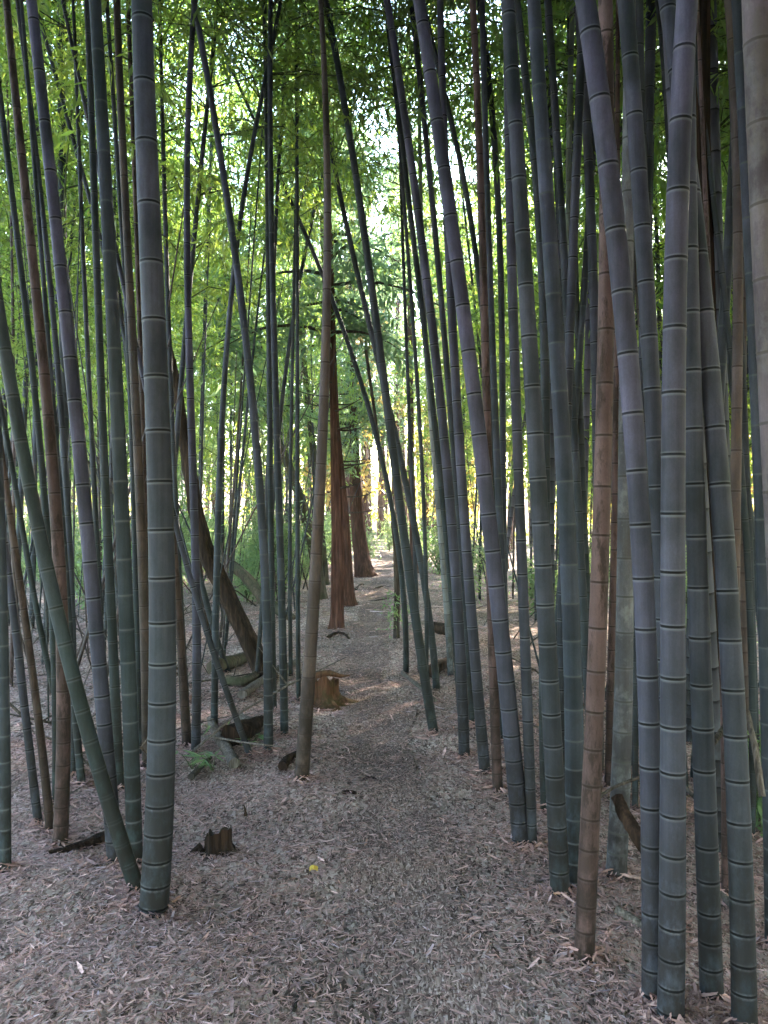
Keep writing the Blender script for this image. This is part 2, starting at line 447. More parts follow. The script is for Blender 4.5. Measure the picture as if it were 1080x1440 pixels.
FOOT = {}
def traced(mat, pts, label, crown=True, start=None, H=None, lean=0.0, name='bamboo', group=None, cat='bamboo'):
    """pts: photo pixels (x, y, width) from the base upward; the first one stands on the ground"""
    bx, by, bw = pts[0]
    b = on_ground(bx, by); d = b.y
    W = [at(x, y, d)-b for x, y, w in pts]
    z = np.array([w.z for w in W]); z[0] = 0
    if lean:                                    # leaning away from or towards the viewer
        for _ in range(4):
            dd = d+lean*z; z = np.array([CAMZ+(720-q[1])/F*e-b.z for q, e in zip(pts, dd)]); z[0] = 0
        W = [at(q[0], q[1], e)-b for q, e in zip(pts, dd)]
    x = np.array([w.x for w in W]); r = np.array([w/2/F*(d+lean*zz) for (_, _, w), zz in zip(pts, z)])
    deg = 1 if len(pts) == 2 else 2 if len(pts) <= 4 else 3
    wt = np.ones(len(pts)); wt[0] = 3
    cx = np.polyfit(z, x, deg, w=wt); dx = np.polyder(cx)
    cx[-1] -= np.polyval(cx, 0)
    cr = np.polyfit(z, r, 1)
    zt = z.max(); D = 2*r.mean()
    Ht = H if H else max(zt+1.5, min(14.5, 7.0+58*D))
    slope = float(np.polyval(dx, zt))
    ph = random.random()*6.28; wob = .004+.006*random.random()
    yl = lean if lean else random.uniform(-.012, .012)
    def axis(zz):
        if zz <= zt: xx = float(np.polyval(cx, max(zz, 0)))
        else: xx = float(np.polyval(cx, zt))+slope*(zz-zt)
        if zz < 0: xx = float(np.polyval(dx, 0))*zz
        return (xx, yl*zz)
    rt = max(.35*r.mean(), float(np.polyval(cr, zt)))
    def radius(zz):
        if zz <= zt: v = float(np.polyval(cr, max(0, zz)))
        else: v = rt*(1-.8*(zz-zt)/(Ht-zt+.01))
        return max(.003, v)
    sides = 18 if D*F/d > 22 else 12 if D*F/d > 11 else 8
    mb = culm_mesh(axis, radius, Ht, sides, None, D)
    if crown:
        root = empty(name, b)
        tag(root, label, cat, group)
        mb.build('culm', M[mat], root)
        zs_ = start if start is not None else (max(5.4, zt+.7) if d < 5.5 else max(4.4, min(zt-.2, 4.6+random.random()*1.4)))
        zs_ = min(zs_, Ht-2.5)
        me = random.choice(CROWNS if d < 5.5 else CROWNS_FULL)
        c = bpy.data.objects.new('crown', me); COL.objects.link(c); c.parent = root
        ax = axis(zs_); c.location = (*ax, zs_)
        tdir = Vector((axis(Ht)[0]-ax[0], axis(Ht)[1]-ax[1], Ht-zs_)).normalized()
        q = Vector((0, 0, 1)).rotation_difference(tdir) @ Matrix.Rotation(random.random()*6.28, 4, 'Z').to_quaternion()
        c.rotation_mode = 'QUATERNION'; c.rotation_quaternion = q
        s = (Ht-zs_)/6.0
        w = min(1.35, max(.75, s)); c.scale = (w, w, s)
    else:
        root = mb.build(name, M[mat]); root.location = b
        tag(root, label, cat, group)
    FOOT[root.name] = float(r[0])
    return root

# ------------------------------------------------------------------ the bamboo one can tell apart
T = traced
# left of the path
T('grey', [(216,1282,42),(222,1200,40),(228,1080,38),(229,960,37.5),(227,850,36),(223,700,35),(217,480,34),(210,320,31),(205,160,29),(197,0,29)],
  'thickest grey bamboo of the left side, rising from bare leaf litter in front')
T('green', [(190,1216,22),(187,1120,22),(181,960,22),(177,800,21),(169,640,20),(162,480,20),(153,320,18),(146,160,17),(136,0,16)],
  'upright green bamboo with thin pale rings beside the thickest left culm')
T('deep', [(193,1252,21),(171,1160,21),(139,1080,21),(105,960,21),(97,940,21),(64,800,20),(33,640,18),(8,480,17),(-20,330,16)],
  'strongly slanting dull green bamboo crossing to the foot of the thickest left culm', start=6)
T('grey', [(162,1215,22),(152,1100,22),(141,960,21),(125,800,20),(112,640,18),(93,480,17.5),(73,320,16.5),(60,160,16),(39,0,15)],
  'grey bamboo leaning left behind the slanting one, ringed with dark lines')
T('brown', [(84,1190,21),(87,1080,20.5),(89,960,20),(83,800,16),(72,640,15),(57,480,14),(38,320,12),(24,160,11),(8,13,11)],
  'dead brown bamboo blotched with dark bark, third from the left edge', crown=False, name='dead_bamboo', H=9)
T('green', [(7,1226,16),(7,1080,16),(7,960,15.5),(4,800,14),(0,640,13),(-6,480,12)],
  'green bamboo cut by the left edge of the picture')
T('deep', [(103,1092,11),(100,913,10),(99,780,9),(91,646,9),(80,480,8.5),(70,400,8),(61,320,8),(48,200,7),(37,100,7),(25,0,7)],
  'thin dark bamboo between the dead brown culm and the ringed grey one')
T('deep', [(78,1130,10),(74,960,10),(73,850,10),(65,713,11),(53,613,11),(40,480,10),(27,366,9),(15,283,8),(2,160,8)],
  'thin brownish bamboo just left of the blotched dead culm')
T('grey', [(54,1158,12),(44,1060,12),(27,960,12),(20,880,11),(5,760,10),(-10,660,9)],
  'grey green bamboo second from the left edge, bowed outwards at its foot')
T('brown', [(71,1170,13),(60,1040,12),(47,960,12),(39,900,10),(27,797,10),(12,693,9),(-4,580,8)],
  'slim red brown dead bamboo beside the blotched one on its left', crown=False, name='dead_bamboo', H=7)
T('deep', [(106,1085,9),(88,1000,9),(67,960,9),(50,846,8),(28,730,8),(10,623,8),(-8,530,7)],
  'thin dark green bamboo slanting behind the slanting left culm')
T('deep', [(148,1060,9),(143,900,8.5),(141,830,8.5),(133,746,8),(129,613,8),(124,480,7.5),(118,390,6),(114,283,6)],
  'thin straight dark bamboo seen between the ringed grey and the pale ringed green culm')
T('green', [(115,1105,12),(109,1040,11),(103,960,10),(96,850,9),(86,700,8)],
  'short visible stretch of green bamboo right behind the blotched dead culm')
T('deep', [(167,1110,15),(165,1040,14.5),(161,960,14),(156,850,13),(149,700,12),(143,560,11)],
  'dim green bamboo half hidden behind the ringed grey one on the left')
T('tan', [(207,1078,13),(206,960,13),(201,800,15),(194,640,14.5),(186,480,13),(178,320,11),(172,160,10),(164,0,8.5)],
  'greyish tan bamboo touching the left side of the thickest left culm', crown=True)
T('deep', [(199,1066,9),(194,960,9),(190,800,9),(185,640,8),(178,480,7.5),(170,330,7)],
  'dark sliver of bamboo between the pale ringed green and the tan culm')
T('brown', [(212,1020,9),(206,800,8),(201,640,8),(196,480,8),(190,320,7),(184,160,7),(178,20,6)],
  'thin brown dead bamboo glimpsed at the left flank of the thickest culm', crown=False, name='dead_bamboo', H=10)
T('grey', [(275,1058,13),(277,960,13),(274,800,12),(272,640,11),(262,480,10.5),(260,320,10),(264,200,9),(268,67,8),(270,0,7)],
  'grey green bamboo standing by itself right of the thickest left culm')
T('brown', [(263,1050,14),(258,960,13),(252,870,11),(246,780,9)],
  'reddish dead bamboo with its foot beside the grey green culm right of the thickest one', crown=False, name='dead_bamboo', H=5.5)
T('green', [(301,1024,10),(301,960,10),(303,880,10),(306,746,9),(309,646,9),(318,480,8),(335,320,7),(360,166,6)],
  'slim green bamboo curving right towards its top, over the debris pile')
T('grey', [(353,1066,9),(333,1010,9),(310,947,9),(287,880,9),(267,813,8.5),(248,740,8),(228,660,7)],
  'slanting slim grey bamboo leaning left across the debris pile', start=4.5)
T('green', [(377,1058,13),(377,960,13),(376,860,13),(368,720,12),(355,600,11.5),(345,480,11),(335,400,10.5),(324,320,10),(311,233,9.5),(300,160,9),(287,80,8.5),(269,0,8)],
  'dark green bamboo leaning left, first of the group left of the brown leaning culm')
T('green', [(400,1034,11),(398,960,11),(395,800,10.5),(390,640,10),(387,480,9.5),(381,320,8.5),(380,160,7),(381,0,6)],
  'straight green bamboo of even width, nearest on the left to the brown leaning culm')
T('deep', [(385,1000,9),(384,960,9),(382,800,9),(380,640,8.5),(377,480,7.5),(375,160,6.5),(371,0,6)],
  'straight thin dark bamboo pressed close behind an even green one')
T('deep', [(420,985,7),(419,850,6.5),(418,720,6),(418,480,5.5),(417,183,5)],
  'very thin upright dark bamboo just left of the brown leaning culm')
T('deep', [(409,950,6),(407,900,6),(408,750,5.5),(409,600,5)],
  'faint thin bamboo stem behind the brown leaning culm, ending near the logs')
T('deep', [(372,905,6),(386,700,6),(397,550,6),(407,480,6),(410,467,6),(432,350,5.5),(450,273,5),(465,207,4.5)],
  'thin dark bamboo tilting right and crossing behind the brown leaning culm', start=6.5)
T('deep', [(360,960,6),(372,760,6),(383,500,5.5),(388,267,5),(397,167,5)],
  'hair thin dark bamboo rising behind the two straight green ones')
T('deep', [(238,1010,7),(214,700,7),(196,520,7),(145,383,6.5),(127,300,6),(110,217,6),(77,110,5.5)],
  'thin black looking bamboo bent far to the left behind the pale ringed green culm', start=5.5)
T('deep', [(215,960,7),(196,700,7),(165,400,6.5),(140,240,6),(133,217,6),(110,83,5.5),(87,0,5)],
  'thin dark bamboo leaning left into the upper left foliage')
T('deep', [(321,945,8),(306,905,9),(297,870,9),(288,840,8)],
  'dark broken bamboo stump leaning beside the dead trunk', crown=False, name='broken_bamboo', cat='bamboo', H=1.2)
T('deep', [(262,985,9),(254,850,8),(246,700,8),(238,500,7),(232,330,7),(228,190,6)],
  'thin dark bamboo showing along the right flank of the thickest left culm')
# the middle
T('tan', [(424,1099,20),(426,1050,20),(430,960,19.5),(437,880,18.5),(443,800,17),(450,700,15.5),(456,600,14),(460,480,12.5),(458,320,11),(455,160,9),(452,0,7)],
  'tan brown bamboo leaning at the left edge of the path, alone in front')
T('deep', [(610,1031,13),(594,960,13),(580,847,13),(567,747,13),(560,680,12.5),(547,580,12),(532,480,12),(516,367,11),(503,267,10),(490,183,9),(472,73,8)],
  'dark green bamboo leaning far left from the right edge of the path')
T('deep', [(614,970,10),(610,913,10),(600,813,10),(587,747,9.5),(563,663,9),(540,560,8.5),(523,467,8),(503,367,7),(487,300,7),(467,233,6.5)],
  'dim bamboo leaning parallel just behind the far leaning dark one')
T('deep', [(571,946,8),(570,860,8),(563,780,8),(553,730,8),(540,663,7.5),(523,597,7),(507,530,7),(488,480,6.5),(470,427,6),(450,377,6),(420,310,5)],
  'thin bamboo bowed far left over the path', start=7)
T('deep', [(599,990,6),(597,913,6),(598,747,6),(595,647,6),(590,590,6),(586,547,5.5),(582,480,5.5),(570,300,5)],
  'thin upright black bamboo right of the far leaning dark pair')
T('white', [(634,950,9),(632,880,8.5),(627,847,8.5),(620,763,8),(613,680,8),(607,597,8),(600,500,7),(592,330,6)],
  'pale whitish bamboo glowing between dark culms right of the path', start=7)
T('deep', [(590,945,5.5),(584,800,5.5),(578,640,5.5),(571,480,5),(566,330,4.5)],
  'thin dark bamboo stem beside the sunlit cedar trunk')
# right of the path
T('grey', [(653,1066,15),(650,960,15),(643,847,14.5),(637,780,14),(630,680,14),(624,580,14),(612,480,13.5),(600,400,12.5),(590,320,12),(578,217,11),(562,117,10),(546,0,9)],
  'grey bamboo curving left, first standing culm on the right of the path')
T('deep', [(648,1010,9),(640,900,9),(630,800,9),(615,630,9),(602,500,8.5),(586,367,8),(573,283,7.5),(560,167,7),(548,50,6.5)],
  'thin dark bamboo hugging the left flank of the first standing right culm')
T('deep', [(664,1020,9),(657,900,9),(648,760,9),(636,600,9),(625,480,9),(615,367,8.5),(600,177,8),(590,83,8),(580,20,7)],
  'dark bamboo between the first and second standing culms right of the path')
T('grey', [(682,1086,15.5),(671,960,15),(663,847,14.5),(655,763,14),(648,663,14),(645,580,14),(638,480,13.5),(630,360,12),(626,160,10),(619,0,9)],
  'second standing grey bamboo right of the path, almost touching the first')
T('grey', [(733,1187,26),(724,1060,25),(713,960,23.5),(699,847,22.5),(690,757,22),(680,660,21.5),(668,557,21),(660,480,20.5),(648,413,20),(637,327,19.5),(622,207,19),(612,150,18.5),(603,87,18),(591,0,17.5)],
  'stout blue grey bamboo leaning left, nearest to the path on its right')
T('brown', [(700,1113,14),(698,1050,14),(696,960,13.5),(689,813,13),(685,650,12.5),(683,480,12.5),(682,433,12),(677,300,11),(672,167,9.5),(665,0,8)],
  'dark red brown dead bamboo showing between stout culms right of the path', crown=False, name='dead_bamboo', H=9)
T('grey', [(748,1190,13),(742,960,15),(739,893,16),(735,813,16),(730,727,15.5),(727,600,15),(724,480,14),(721,330,13),(716,180,12)],
  'grey bamboo tucked behind the stout culm nearest the path')
T('green', [(722,1075,11),(716,960,11),(706,800,11),(698,640,10),(692,480,10),(686,283,9),(680,100,8)],
  'green bamboo seen between the dead red brown one and the stout grey culms')
T('deep', [(706,1040,9),(697,800,9),(688,560,9),(676,400,8),(663,317,8),(653,267,7.5),(637,177,7)],
  'thin dark bamboo leaning left behind the stout culm nearest the path')
T('deep', [(716,1010,9),(711,800,9),(707,560,9),(702,400,9),(703,217,9),(693,143,9),(683,83,9),(676,0,8.5)],
  'slender bamboo whose top bows left beside the dark red brown dead one')
T('grey', [(788,1261,27),(788,1203,27),(780,1047,27),(774,960,26.5),(763,830,24.5),(755,710,23.5),(749,583,23),(743,480,22.5),(737,377,22),(728,230,20.5),(720,120,19.5),(710,0,18)],
  'third stout blue grey bamboo from the path, with a dark foot')
T('deep', [(768,1140,16),(760,960,15),(770,760,14),(768,600,14),(764,480,13),(757,330,12),(748,180,11)],
  'dark green bamboo in the gap between the third and fourth stout right culms')
T('green', [(807,1246,25),(809,1110,26.5),(807,960,26.5),(803,837,26),(797,727,25.5),(788,610,25),(783,480,24.5),(773,333,21.5),(766,200,19.5),(758,107,18),(750,0,17)],
  'stout green bamboo with pale rings just left of the brown front culm')
T('deep', [(834,1110,13),(822,947,12),(818,813,12),(813,680,11.5),(803,480,11),(793,400,11),(790,320,11),(780,167,11),(771,0,11)],
  'dim bamboo rising behind the stout green one left of the brown front culm')
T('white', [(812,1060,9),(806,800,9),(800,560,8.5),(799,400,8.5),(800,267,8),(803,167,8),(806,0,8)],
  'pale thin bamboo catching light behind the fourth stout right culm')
T('grey', [(788,1120,13),(790,900,13.5),(794,650,13.5),(798,480,13),(801,433,13),(808,283,13),(812,133,12),(818,0,11)],
  'grey bamboo tilting right as it rises behind the stout green one')
T('grey', [(842,1090,14),(842,800,14),(839,560,13.5),(838,467,13.5),(836,350,13.5),(830,267,13.5),(826,167,13),(816,0,13)],
  'grey bamboo just left of the brown front culm, half hidden')
T('brown', [(821,1350,27),(823,1287,27),(828,1207,27),(833,1113,27),(838,960,27),(843,833,26),(848,747,25.5),(851,630,25),(853,480,24.5),(856,317,22),(857,150,20),(855,0,18)],
  'brown dead bamboo with black stains, standing in front among blue grey culms', crown=False, name='dead_bamboo', H=8)
T('lichen', [(866,1232,30),(869,1160,28),(874,1093,26),(876,960,25),(878,870,23),(879,730,22),(879,600,20),(880,400,18)],
  'mottled pale bamboo with a blackened foot behind the brown front culm')
T('brown', [(855,1112,11),(858,960,10.5),(863,800,10),(866,600,9.5),(868,420,9)],
  'narrow brown dead bamboo at the right flank of the brown front culm', crown=False, name='dead_bamboo', H=6.5)
T('deep', [(893,1140,9),(894,1020,9),(893,840,9),(892,640,9),(891,500,9)],
  'dark narrow bamboo between the mottled culm and the first front pair')
T('grey', [(917,1408,26),(916,1277,28.5),(916,1173,28.5),(915,1057,28.5),(913,960,29),(909,857,29.5),(904,783,30),(900,707,30.5),(896,627,31),(887,480,31),(875,387,29),(866,300,28),(857,213,27.5),(844,127,27),(830,0,26.5)],
  'thick blue grey bamboo leaning left, left half of the front pair')
T('grey', [(938,1300,23),(931,900,23),(923,720,23),(916,560,24),(910,480,24),(904,403,24),(901,327,23.5),(895,250,23),(890,173,22),(882,97,21),(875,0,20)],
  'blue grey bamboo curving up between the two thick front culms')
T('grey', [(943,1432,36),(945,1357,36),(947,1267,35.5),(947,1150,35.5),(946,960,34.5),(945,807,34),(946,653,33.5),(948,540,32.5),(951,413,31),(954,240,30),(960,120,29),(966,0,28)],
  'thickest bamboo of the right side, green grey and upright with a mouldy foot', lean=-.01)
T('grey', [(1001,1405,30),(1001,1333,30),(997,1253,30),(991,1103,31),(986,960,31),(982,863,30),(977,730,28.5),(974,587,26),(972,480,24),(968,250,22),(965,0,20)],
  'blue grey bamboo right beside the thickest right culm, with a blackish foot')
T('grey', [(1047,1446,32),(1043,1277,32.5),(1037,1077,32),(1031,957,31),(1021,813,30),(1010,673,28.5),(994,480,27.5),(982,367,26.5),(975,233,24),(958,160,22.5),(946,100,21.5),(939,0,20)],
  'long grey bamboo passing behind the thickest right culm near its top and leaning left', lean=.085)
T('pale', [(1131,1512,50),(1110,960,45),(1085,480,41),(1074,240,41),(1063,0,41)],
  'pale beige bamboo with weathered patches cut by the right edge at the top', H=9)
T('green', [(1088,1330,22),(1080,1000,21),(1076,880,20.5),(1070,667,20),(1063,480,19.5),(1055,350,18),(1048,233,17),(1043,133,15),(1038,0,14)],
  'green bamboo hugging the right edge of the picture')
T('tan', [(1040,1235,16),(1034,900,15),(1031,713,15),(1035,480,15),(1039,333,14),(1035,233,13),(1031,133,12),(1023,0,11)],
  'tan brown bamboo between the two grey culms nearest the right edge')
T('deep', [(1056,1180,11),(1053,960,10.5),(1049,600,10),(1036,540,9),(1017,480,8.5),(1010,367,8),(1003,267,8),(997,200,7.5)],
  'dim thin bamboo bending left behind the long leaning grey one')
T('brown', [(1020,1262,12),(1020,1090,11),(1018,900,10.5),(1012,700,10)],
  'thin dead brown bamboo between the two front culms furthest right', crown=False, name='dead_bamboo', H=5)
T('deep', [(1066,1160,11),(1060,960,10),(1052,700,10),(1046,560,9)],
  'dark bamboo in the shade beside the green one at the right edge')
T('deep', [(942,1160,17),(925,700,17),(905,300,17.5),(899,133,18),(897,0,18)],
  'shaded bamboo whose top shows left of the thickest right culm')
T('deep', [(890,1080,12),(900,700,13),(912,233,14),(913,117,14),(917,0,14)],
  'black looking bamboo in silhouette before yellow leaves, top right')
T('deep', [(965,1120,9),(950,600,8),(940,200,7),(935,100,6.5),(925,0,6)],
  'thin dim bamboo leaning left just left of the thickest right culm')

# leaves heaped against the feet of the near bamboo
hp = []
for o in list(COL.objects):
    if o.parent is None and o.get('category') == 'bamboo' and o.location.y < 7:
        rr_ = FOOT.get(o.name, .05); m = int(70+rr_*900)
        a = RNG.random(m)*6.28; q = RNG.random(m)**1.4*.11
        hp.append(np.stack([o.location.x+np.cos(a)*(rr_+.004+q), o.location.y+np.sin(a)*(rr_+.004+q), ground(o.location.x+np.cos(a)*(rr_+q), o.location.y+np.sin(a)*(rr_+q))+.012+(.035*np.exp(-q/.035))*RNG.random(m), a, np.exp(-q/.04)], -1))
hp = np.vstack(hp); m = len(hp); Lh = .03+.05*RNG.random(m)**1.5
ch = PAL[RNG.choice(len(PAL), m, p=[.20, .22, .08, .20, .18, .04, .06, .02])]*(.7+.4*RNG.random((m, 1)))
mb = MB(); leaf_strips(hp[:, :3], Lh, Lh*(.12+.1*RNG.random(m)), hp[:, 3]+RNG.normal(0, 1.0, m), -hp[:, 4]*.6*RNG.random(m), RNG.normal(0, .4, m), RNG.random(m)*.3, np.hstack([ch, np.ones((m, 1))]), mb)
tag(mb.build('heaped_leaf_litter', M['litter'], smooth=False), label='dry leaves heaped around the feet of the bamboo', kind='stuff')

# ------------------------------------------------------------------ thin bamboo of the background, built once per form and copied
protos = []
for k in range(6):
    D = [.05, .06, .07, .075, .055, .085][k]; H = [10, 11, 12.5, 13, 9.5, 14][k]
    bend = [.010, -.012, .006, -.004, .016, -.008][k]
    ax = lambda z, b=bend: (b*z*z*.35 if z < 8 else b*(22.4+5.6*(z-8)), 0)
    rr = lambda z, D=D, H=H: max(.004, D/2*(1-.75*(max(z,0)/H)**1.5))
    me = culm_mesh(ax, rr, H, 7, None, D, thin=True)
    mat = M[['deep', 'green', 'grey', 'deep', 'tan', 'green'][k]]
    protos.append((me.build('culm', mat, data_only=True), ax, H))

TRACED_BASES = [(o.location.x, o.location.y) for o in COL.objects if o.parent is None and o.get('category') == 'bamboo']
first = {}
def background_bamboo(x, y, k, label, group, zs_, sc=1.0):
    me, ax, H = protos[k]
    if k in first:
        src = first[k]
        root = src.copy(); COL.objects.link(root)
        kids = []
        for ch in src.children:
            c = ch.copy(); COL.objects.link(c); c.parent = root; kids.append(c)
    else:
        root = empty('bamboo', (0, 0, 0))
        a = bpy.data.objects.new('culm', me); COL.objects.link(a); a.parent = root
        c = bpy.data.objects.new('crown', CROWNS_FULL[0]); COL.objects.link(c); c.parent = root
        first[k] = root; kids = [a, c]
    root.location = (x, y, gz(x, y)-.02)
    root.rotation_euler = (random.gauss(0, .045), random.gauss(-.02, .055), random.random()*6.28); root.scale = (sc, sc, sc)
    for c in kids:
        if c.name.startswith('crown'):
            c.data = CROWN_SHADE if group == 'bamboo beyond the frame' else random.choice(CROWNS_FULL)
            a0, a1 = ax(zs_), ax(H)
            c.location = (*a0, zs_)
            c.rotation_mode = 'QUATERNION'
            c.rotation_quaternion = Vector((0, 0, 1)).rotation_difference(Vector((a1[0]-a0[0], 0, H-zs_)).normalized())
            s = (H-zs_)/6.0; w = min(1.4, max(.8, s)); c.scale = (w, w, s)
    tag(root, label, 'bamboo', group)
    return root

def free(x, y, lst, r):
    return all((x-a)**2+(y-b)**2 > r*r for a, b in lst)
placed = list(TRACED_BASES)
GL = ('thin background bamboo in the dense thicket left of the path', 'thin bamboo thicket left of the path')
GR = ('thin background bamboo in the dense thicket right of the path', 'thin bamboo thicket right of the path')
n = 0; tries = 0
while n < 108 and tries < 5000:
    tries += 1
    y = 6.5+26*random.random()**1.3
    x = path_x(y)-(1.5 if y < 14 else .95)-(y*.56-1.0)*random.random()
    if not free(x, y, placed, .32): continue
    placed.append((x, y)); n += 1
    background_bamboo(x, y, random.randrange(6), *GL, zs_=random.uniform(2.2, 5.0) if y > 10 else random.uniform(3.6, 5.2), sc=random.uniform(.6, 1.0))
n = 0; tries = 0
while n < 116 and tries < 9000:
    tries += 1
    y = 3.7+28*random.random()**1.7
    x = path_x(y)+(1.5 if y < 9 else 1.8 if y < 20 else 1.1)+(y*.56-1.0)*random.random()**.9
    if y < 6 and x < 1.25+.12*(y-3): continue
    if not free(x, y, placed, .26): continue
    placed.append((x, y)); n += 1
    background_bamboo(x, y, random.randrange(6), *GR, zs_=random.uniform(2.4, 5.0) if y > 9 else random.uniform(4, 5.4), sc=random.uniform(.75, 1.05) if y > 9 else random.uniform(.95, 1.3))
# the same grove carried on unseen outside the frame, added to shade the foreground
n = 0
while n < 66:
    y = random.uniform(-8, -1.3); x = random.uniform(-7, 7)
    if x*x+y*y < 2.2 or not free(x, y, placed, .5): continue
    placed.append((x, y)); n += 1
    background_bamboo(x, y, random.randrange(6), 'unseen bamboo of the same grove, added beyond the frame for shade', 'bamboo beyond the frame', zs_=random.uniform(2.5, 3.8), sc=random.uniform(.9, 1.15))
n = 0
while n < 34:
    y = random.uniform(-5, 9); x = random.uniform(2.0, 13)
    if abs(x) < y*.52+.7 or not free(x, y, placed, .5): continue
    placed.append((x, y)); n += 1
    background_bamboo(x, y, random.randrange(6), 'unseen bamboo of the same grove, added beyond the frame for shade', 'bamboo beyond the frame', zs_=random.uniform(3.0, 5.0), sc=random.uniform(.9, 1.15))
n = 0
while n < 10:
    y = random.uniform(-3, 8); x = -random.uniform(2.0, 8)
    if abs(x) < y*.52+.7 or not free(x, y, placed, .5): continue
    placed.append((x, y)); n += 1
    background_bamboo(x, y, random.randrange(6), 'unseen bamboo of the same grove, added beyond the frame for shade', 'bamboo beyond the frame', zs_=random.uniform(4.0, 5.5), sc=random.uniform(.9, 1.1))

# ------------------------------------------------------------------ cedars and other trees
def lobes_fn(seed, depth=.13, flare=.5):
    rg = np.random.default_rng(seed); ks = [3, 5, 8, 13]; ph = rg.random((4, 2))*6.28; am = np.array([.5, .4, .35, .3])
    def fn(u, th):
        R = np.ones((len(u), len(th)))
        for k, p, a in zip(ks, ph, am):
            R += depth*a*np.sin(k*th[None]+p[0]+u[:, None]*2*math.sin(p[1]))
        fl = np.exp(-u*22)[:, None]
        R *= 1+fl*flare*(.6+.6*np.sin(5*th[None]+ph[0, 0]))
        return R
    return fn

def spray_crown(seed, z0, z1, reach, nbr, leaf='cedar_leaf', twig='twig_dark', per=26, ln=.16, droop=.5, axis=None, wide=.2, curve=False):
    rg = np.random.default_rng(seed); mb = MB(); P, D, Tn = [], [], []
    for k in range(nbr):
        u = rg.random(); z = z0+(z1-z0)*u
        ph = rg.random()*6.28; bl = reach*(.4+.6*rg.random())*((1-u)*.8+.3 if not curve else math.sin(math.pi*(.15+.8*u))+.15)
        ax = axis(z) if axis else (0, 0)
        s = np.linspace(0, 1, 6)
        pts = np.stack([ax[0]+math.cos(ph)*bl*s, ax[1]+math.sin(ph)*bl*s, z+bl*(.25*s-droop*s*s)], -1)
        mb.tube(pts, np.linspace(.022, .004, 6)*min(1.5, reach/1.5), 4, 1, cap=False)
        for w in range(per):
            q = .2+.8*rg.random(); ii = min(4, int(q*5)); fr = q*5-ii
            p = pts[ii]*(1-fr)+pts[ii+1]*fr+rg.normal(0, bl*.05+.03, 3)
            tw = rg.normal(0, 1, 3); tw[2] -= .5; tw /= np.linalg.norm(tw); tone = rg.random()
            for l in range(7):
                P.append(p+tw*.045*l*ln/.12+rg.normal(0, .02, 3)); dd = tw+rg.normal(0, .6, 3); D.append(dd); Tn.append(.6*tone+.4*rg.random())
    P, D, Tn = np.array(P), np.array(D), np.array(Tn); n = len(P); Ls = ln*(.6+.8*rg.random(n))
    leaf_quads(P, D, Ls, Ls*(wide+.06*rg.random(n)), Tn, mb, 0, rg)
    return mb.build('crown', [M[leaf], M[twig]], data_only=True, smooth=False)

def tree(name, pts, H, label, cat, bark, crown_args, seed, group=None, flare=.5, depth=.13, sides=28):
    bx, by, bw = pts[0]; b = on_ground(bx, by); d = b.y
    W = [at(x, y, d)-b for x, y, w in pts]; z = np.array([w.z for w in W]); z[0] = 0; x = np.array([w.x for w in W]); r = np.array([w/2/F*d for *_, w in pts])
    zt = z[-1]; sl = (x[-1]-x[-2])/(z[-1]-z[-2])
    def axis(q):
        return (float(np.interp(q, z, x)) if q <= zt else float(x[-1]+sl*(q-zt)*.6), 0.0)
    Z = np.concatenate([[-.3], np.linspace(0, 1, 9)[:-1]**1.5*.9, np.linspace(.9, H, 22)])
    R = np.array([np.interp(q, z, r) if q <= zt else max(.02, r[-1]*(1-(q-zt)/(H-zt+.01)*.92)) for q in Z])
    root = empty(name, b); tag(root, label, cat, group)
    mb = MB(); mb.tube([(*axis(q), q) for q in Z], R, sides, 0, True, None, .02, seed, lobes_fn(seed, depth, flare))
    mb.build('trunk', M[bark], root)
    if crown_args:
        me = spray_crown(seed+50, axis=axis, **crown_args)
        o = bpy.data.objects.new('crown', me); COL.objects.link(o); o.parent = root
    return root, axis
def dead_twigs(root, axis, z0, z1, n, ln, seed, bark='twig_dark'):
    rg = np.random.default_rng(seed)
    for k in range(n):
        z = z0+(z1-z0)*rg.random(); ph = rg.random()*6.28; s = np.linspace(0, 1, 6); l = ln*(.4+.6*rg.random())
        a = axis(z); pts = np.stack([a[0]+np.cos(ph+.4*s)*l*s, a[1]+np.sin(ph+.4*s)*l*s, z+l*(.35*s*s-.15*s)], -1)
        mb = MB(); mb.tube(pts, np.linspace(.016, .004, 6), 5, 0); mb.build('branch', M[bark], root)

cc = dict(z0=6.5, z1=14, reach=1.8, nbr=40, per=18, ln=.17)
r_, a_ = tree('cedar_tree', [(473,884,21),(474,864,18),(474,800,16.5),(474,740,15.5),(472,660,14),(470,580,12),(467,480,9.5)], 11, 'nearest reddish cedar trunk beside the path, slimmer than its twin behind', 'tree', 'cedar_bark', dict(cc, z0=4.0, z1=10, nbr=46, per=32), 1, flare=.35, depth=.2)
dead_twigs(r_, a_, 1.4, 3.4, 9, .8, 5)
r_, a_ = tree('cedar_tree', [(488,852,27),(487,835,22),(485,800,20),(482,730,18),(477,660,13),(469,560,9),(461,470,7)], 17, 'broad reddish cedar trunk with flared root just behind the nearest slim one', 'tree', 'cedar_bark', dict(cc, z0=6.5), 2, flare=.4, depth=.2)
dead_twigs(r_, a_, 1.6, 4.0, 9, 1.0, 6)
r_, a_ = tree('cedar_tree', [(513,811,28),(510,795,23),(507,770,20),(503,745,18.5),(501,700,17),(498,610,12),(497,560,9)], 18, 'third cedar along the path, with roots spreading onto it and green sprays above', 'tree', 'cedar_bark', dict(cc, z0=3.0, z1=5.4, nbr=26, reach=2.0, per=24), 3, flare=.45, depth=.2)
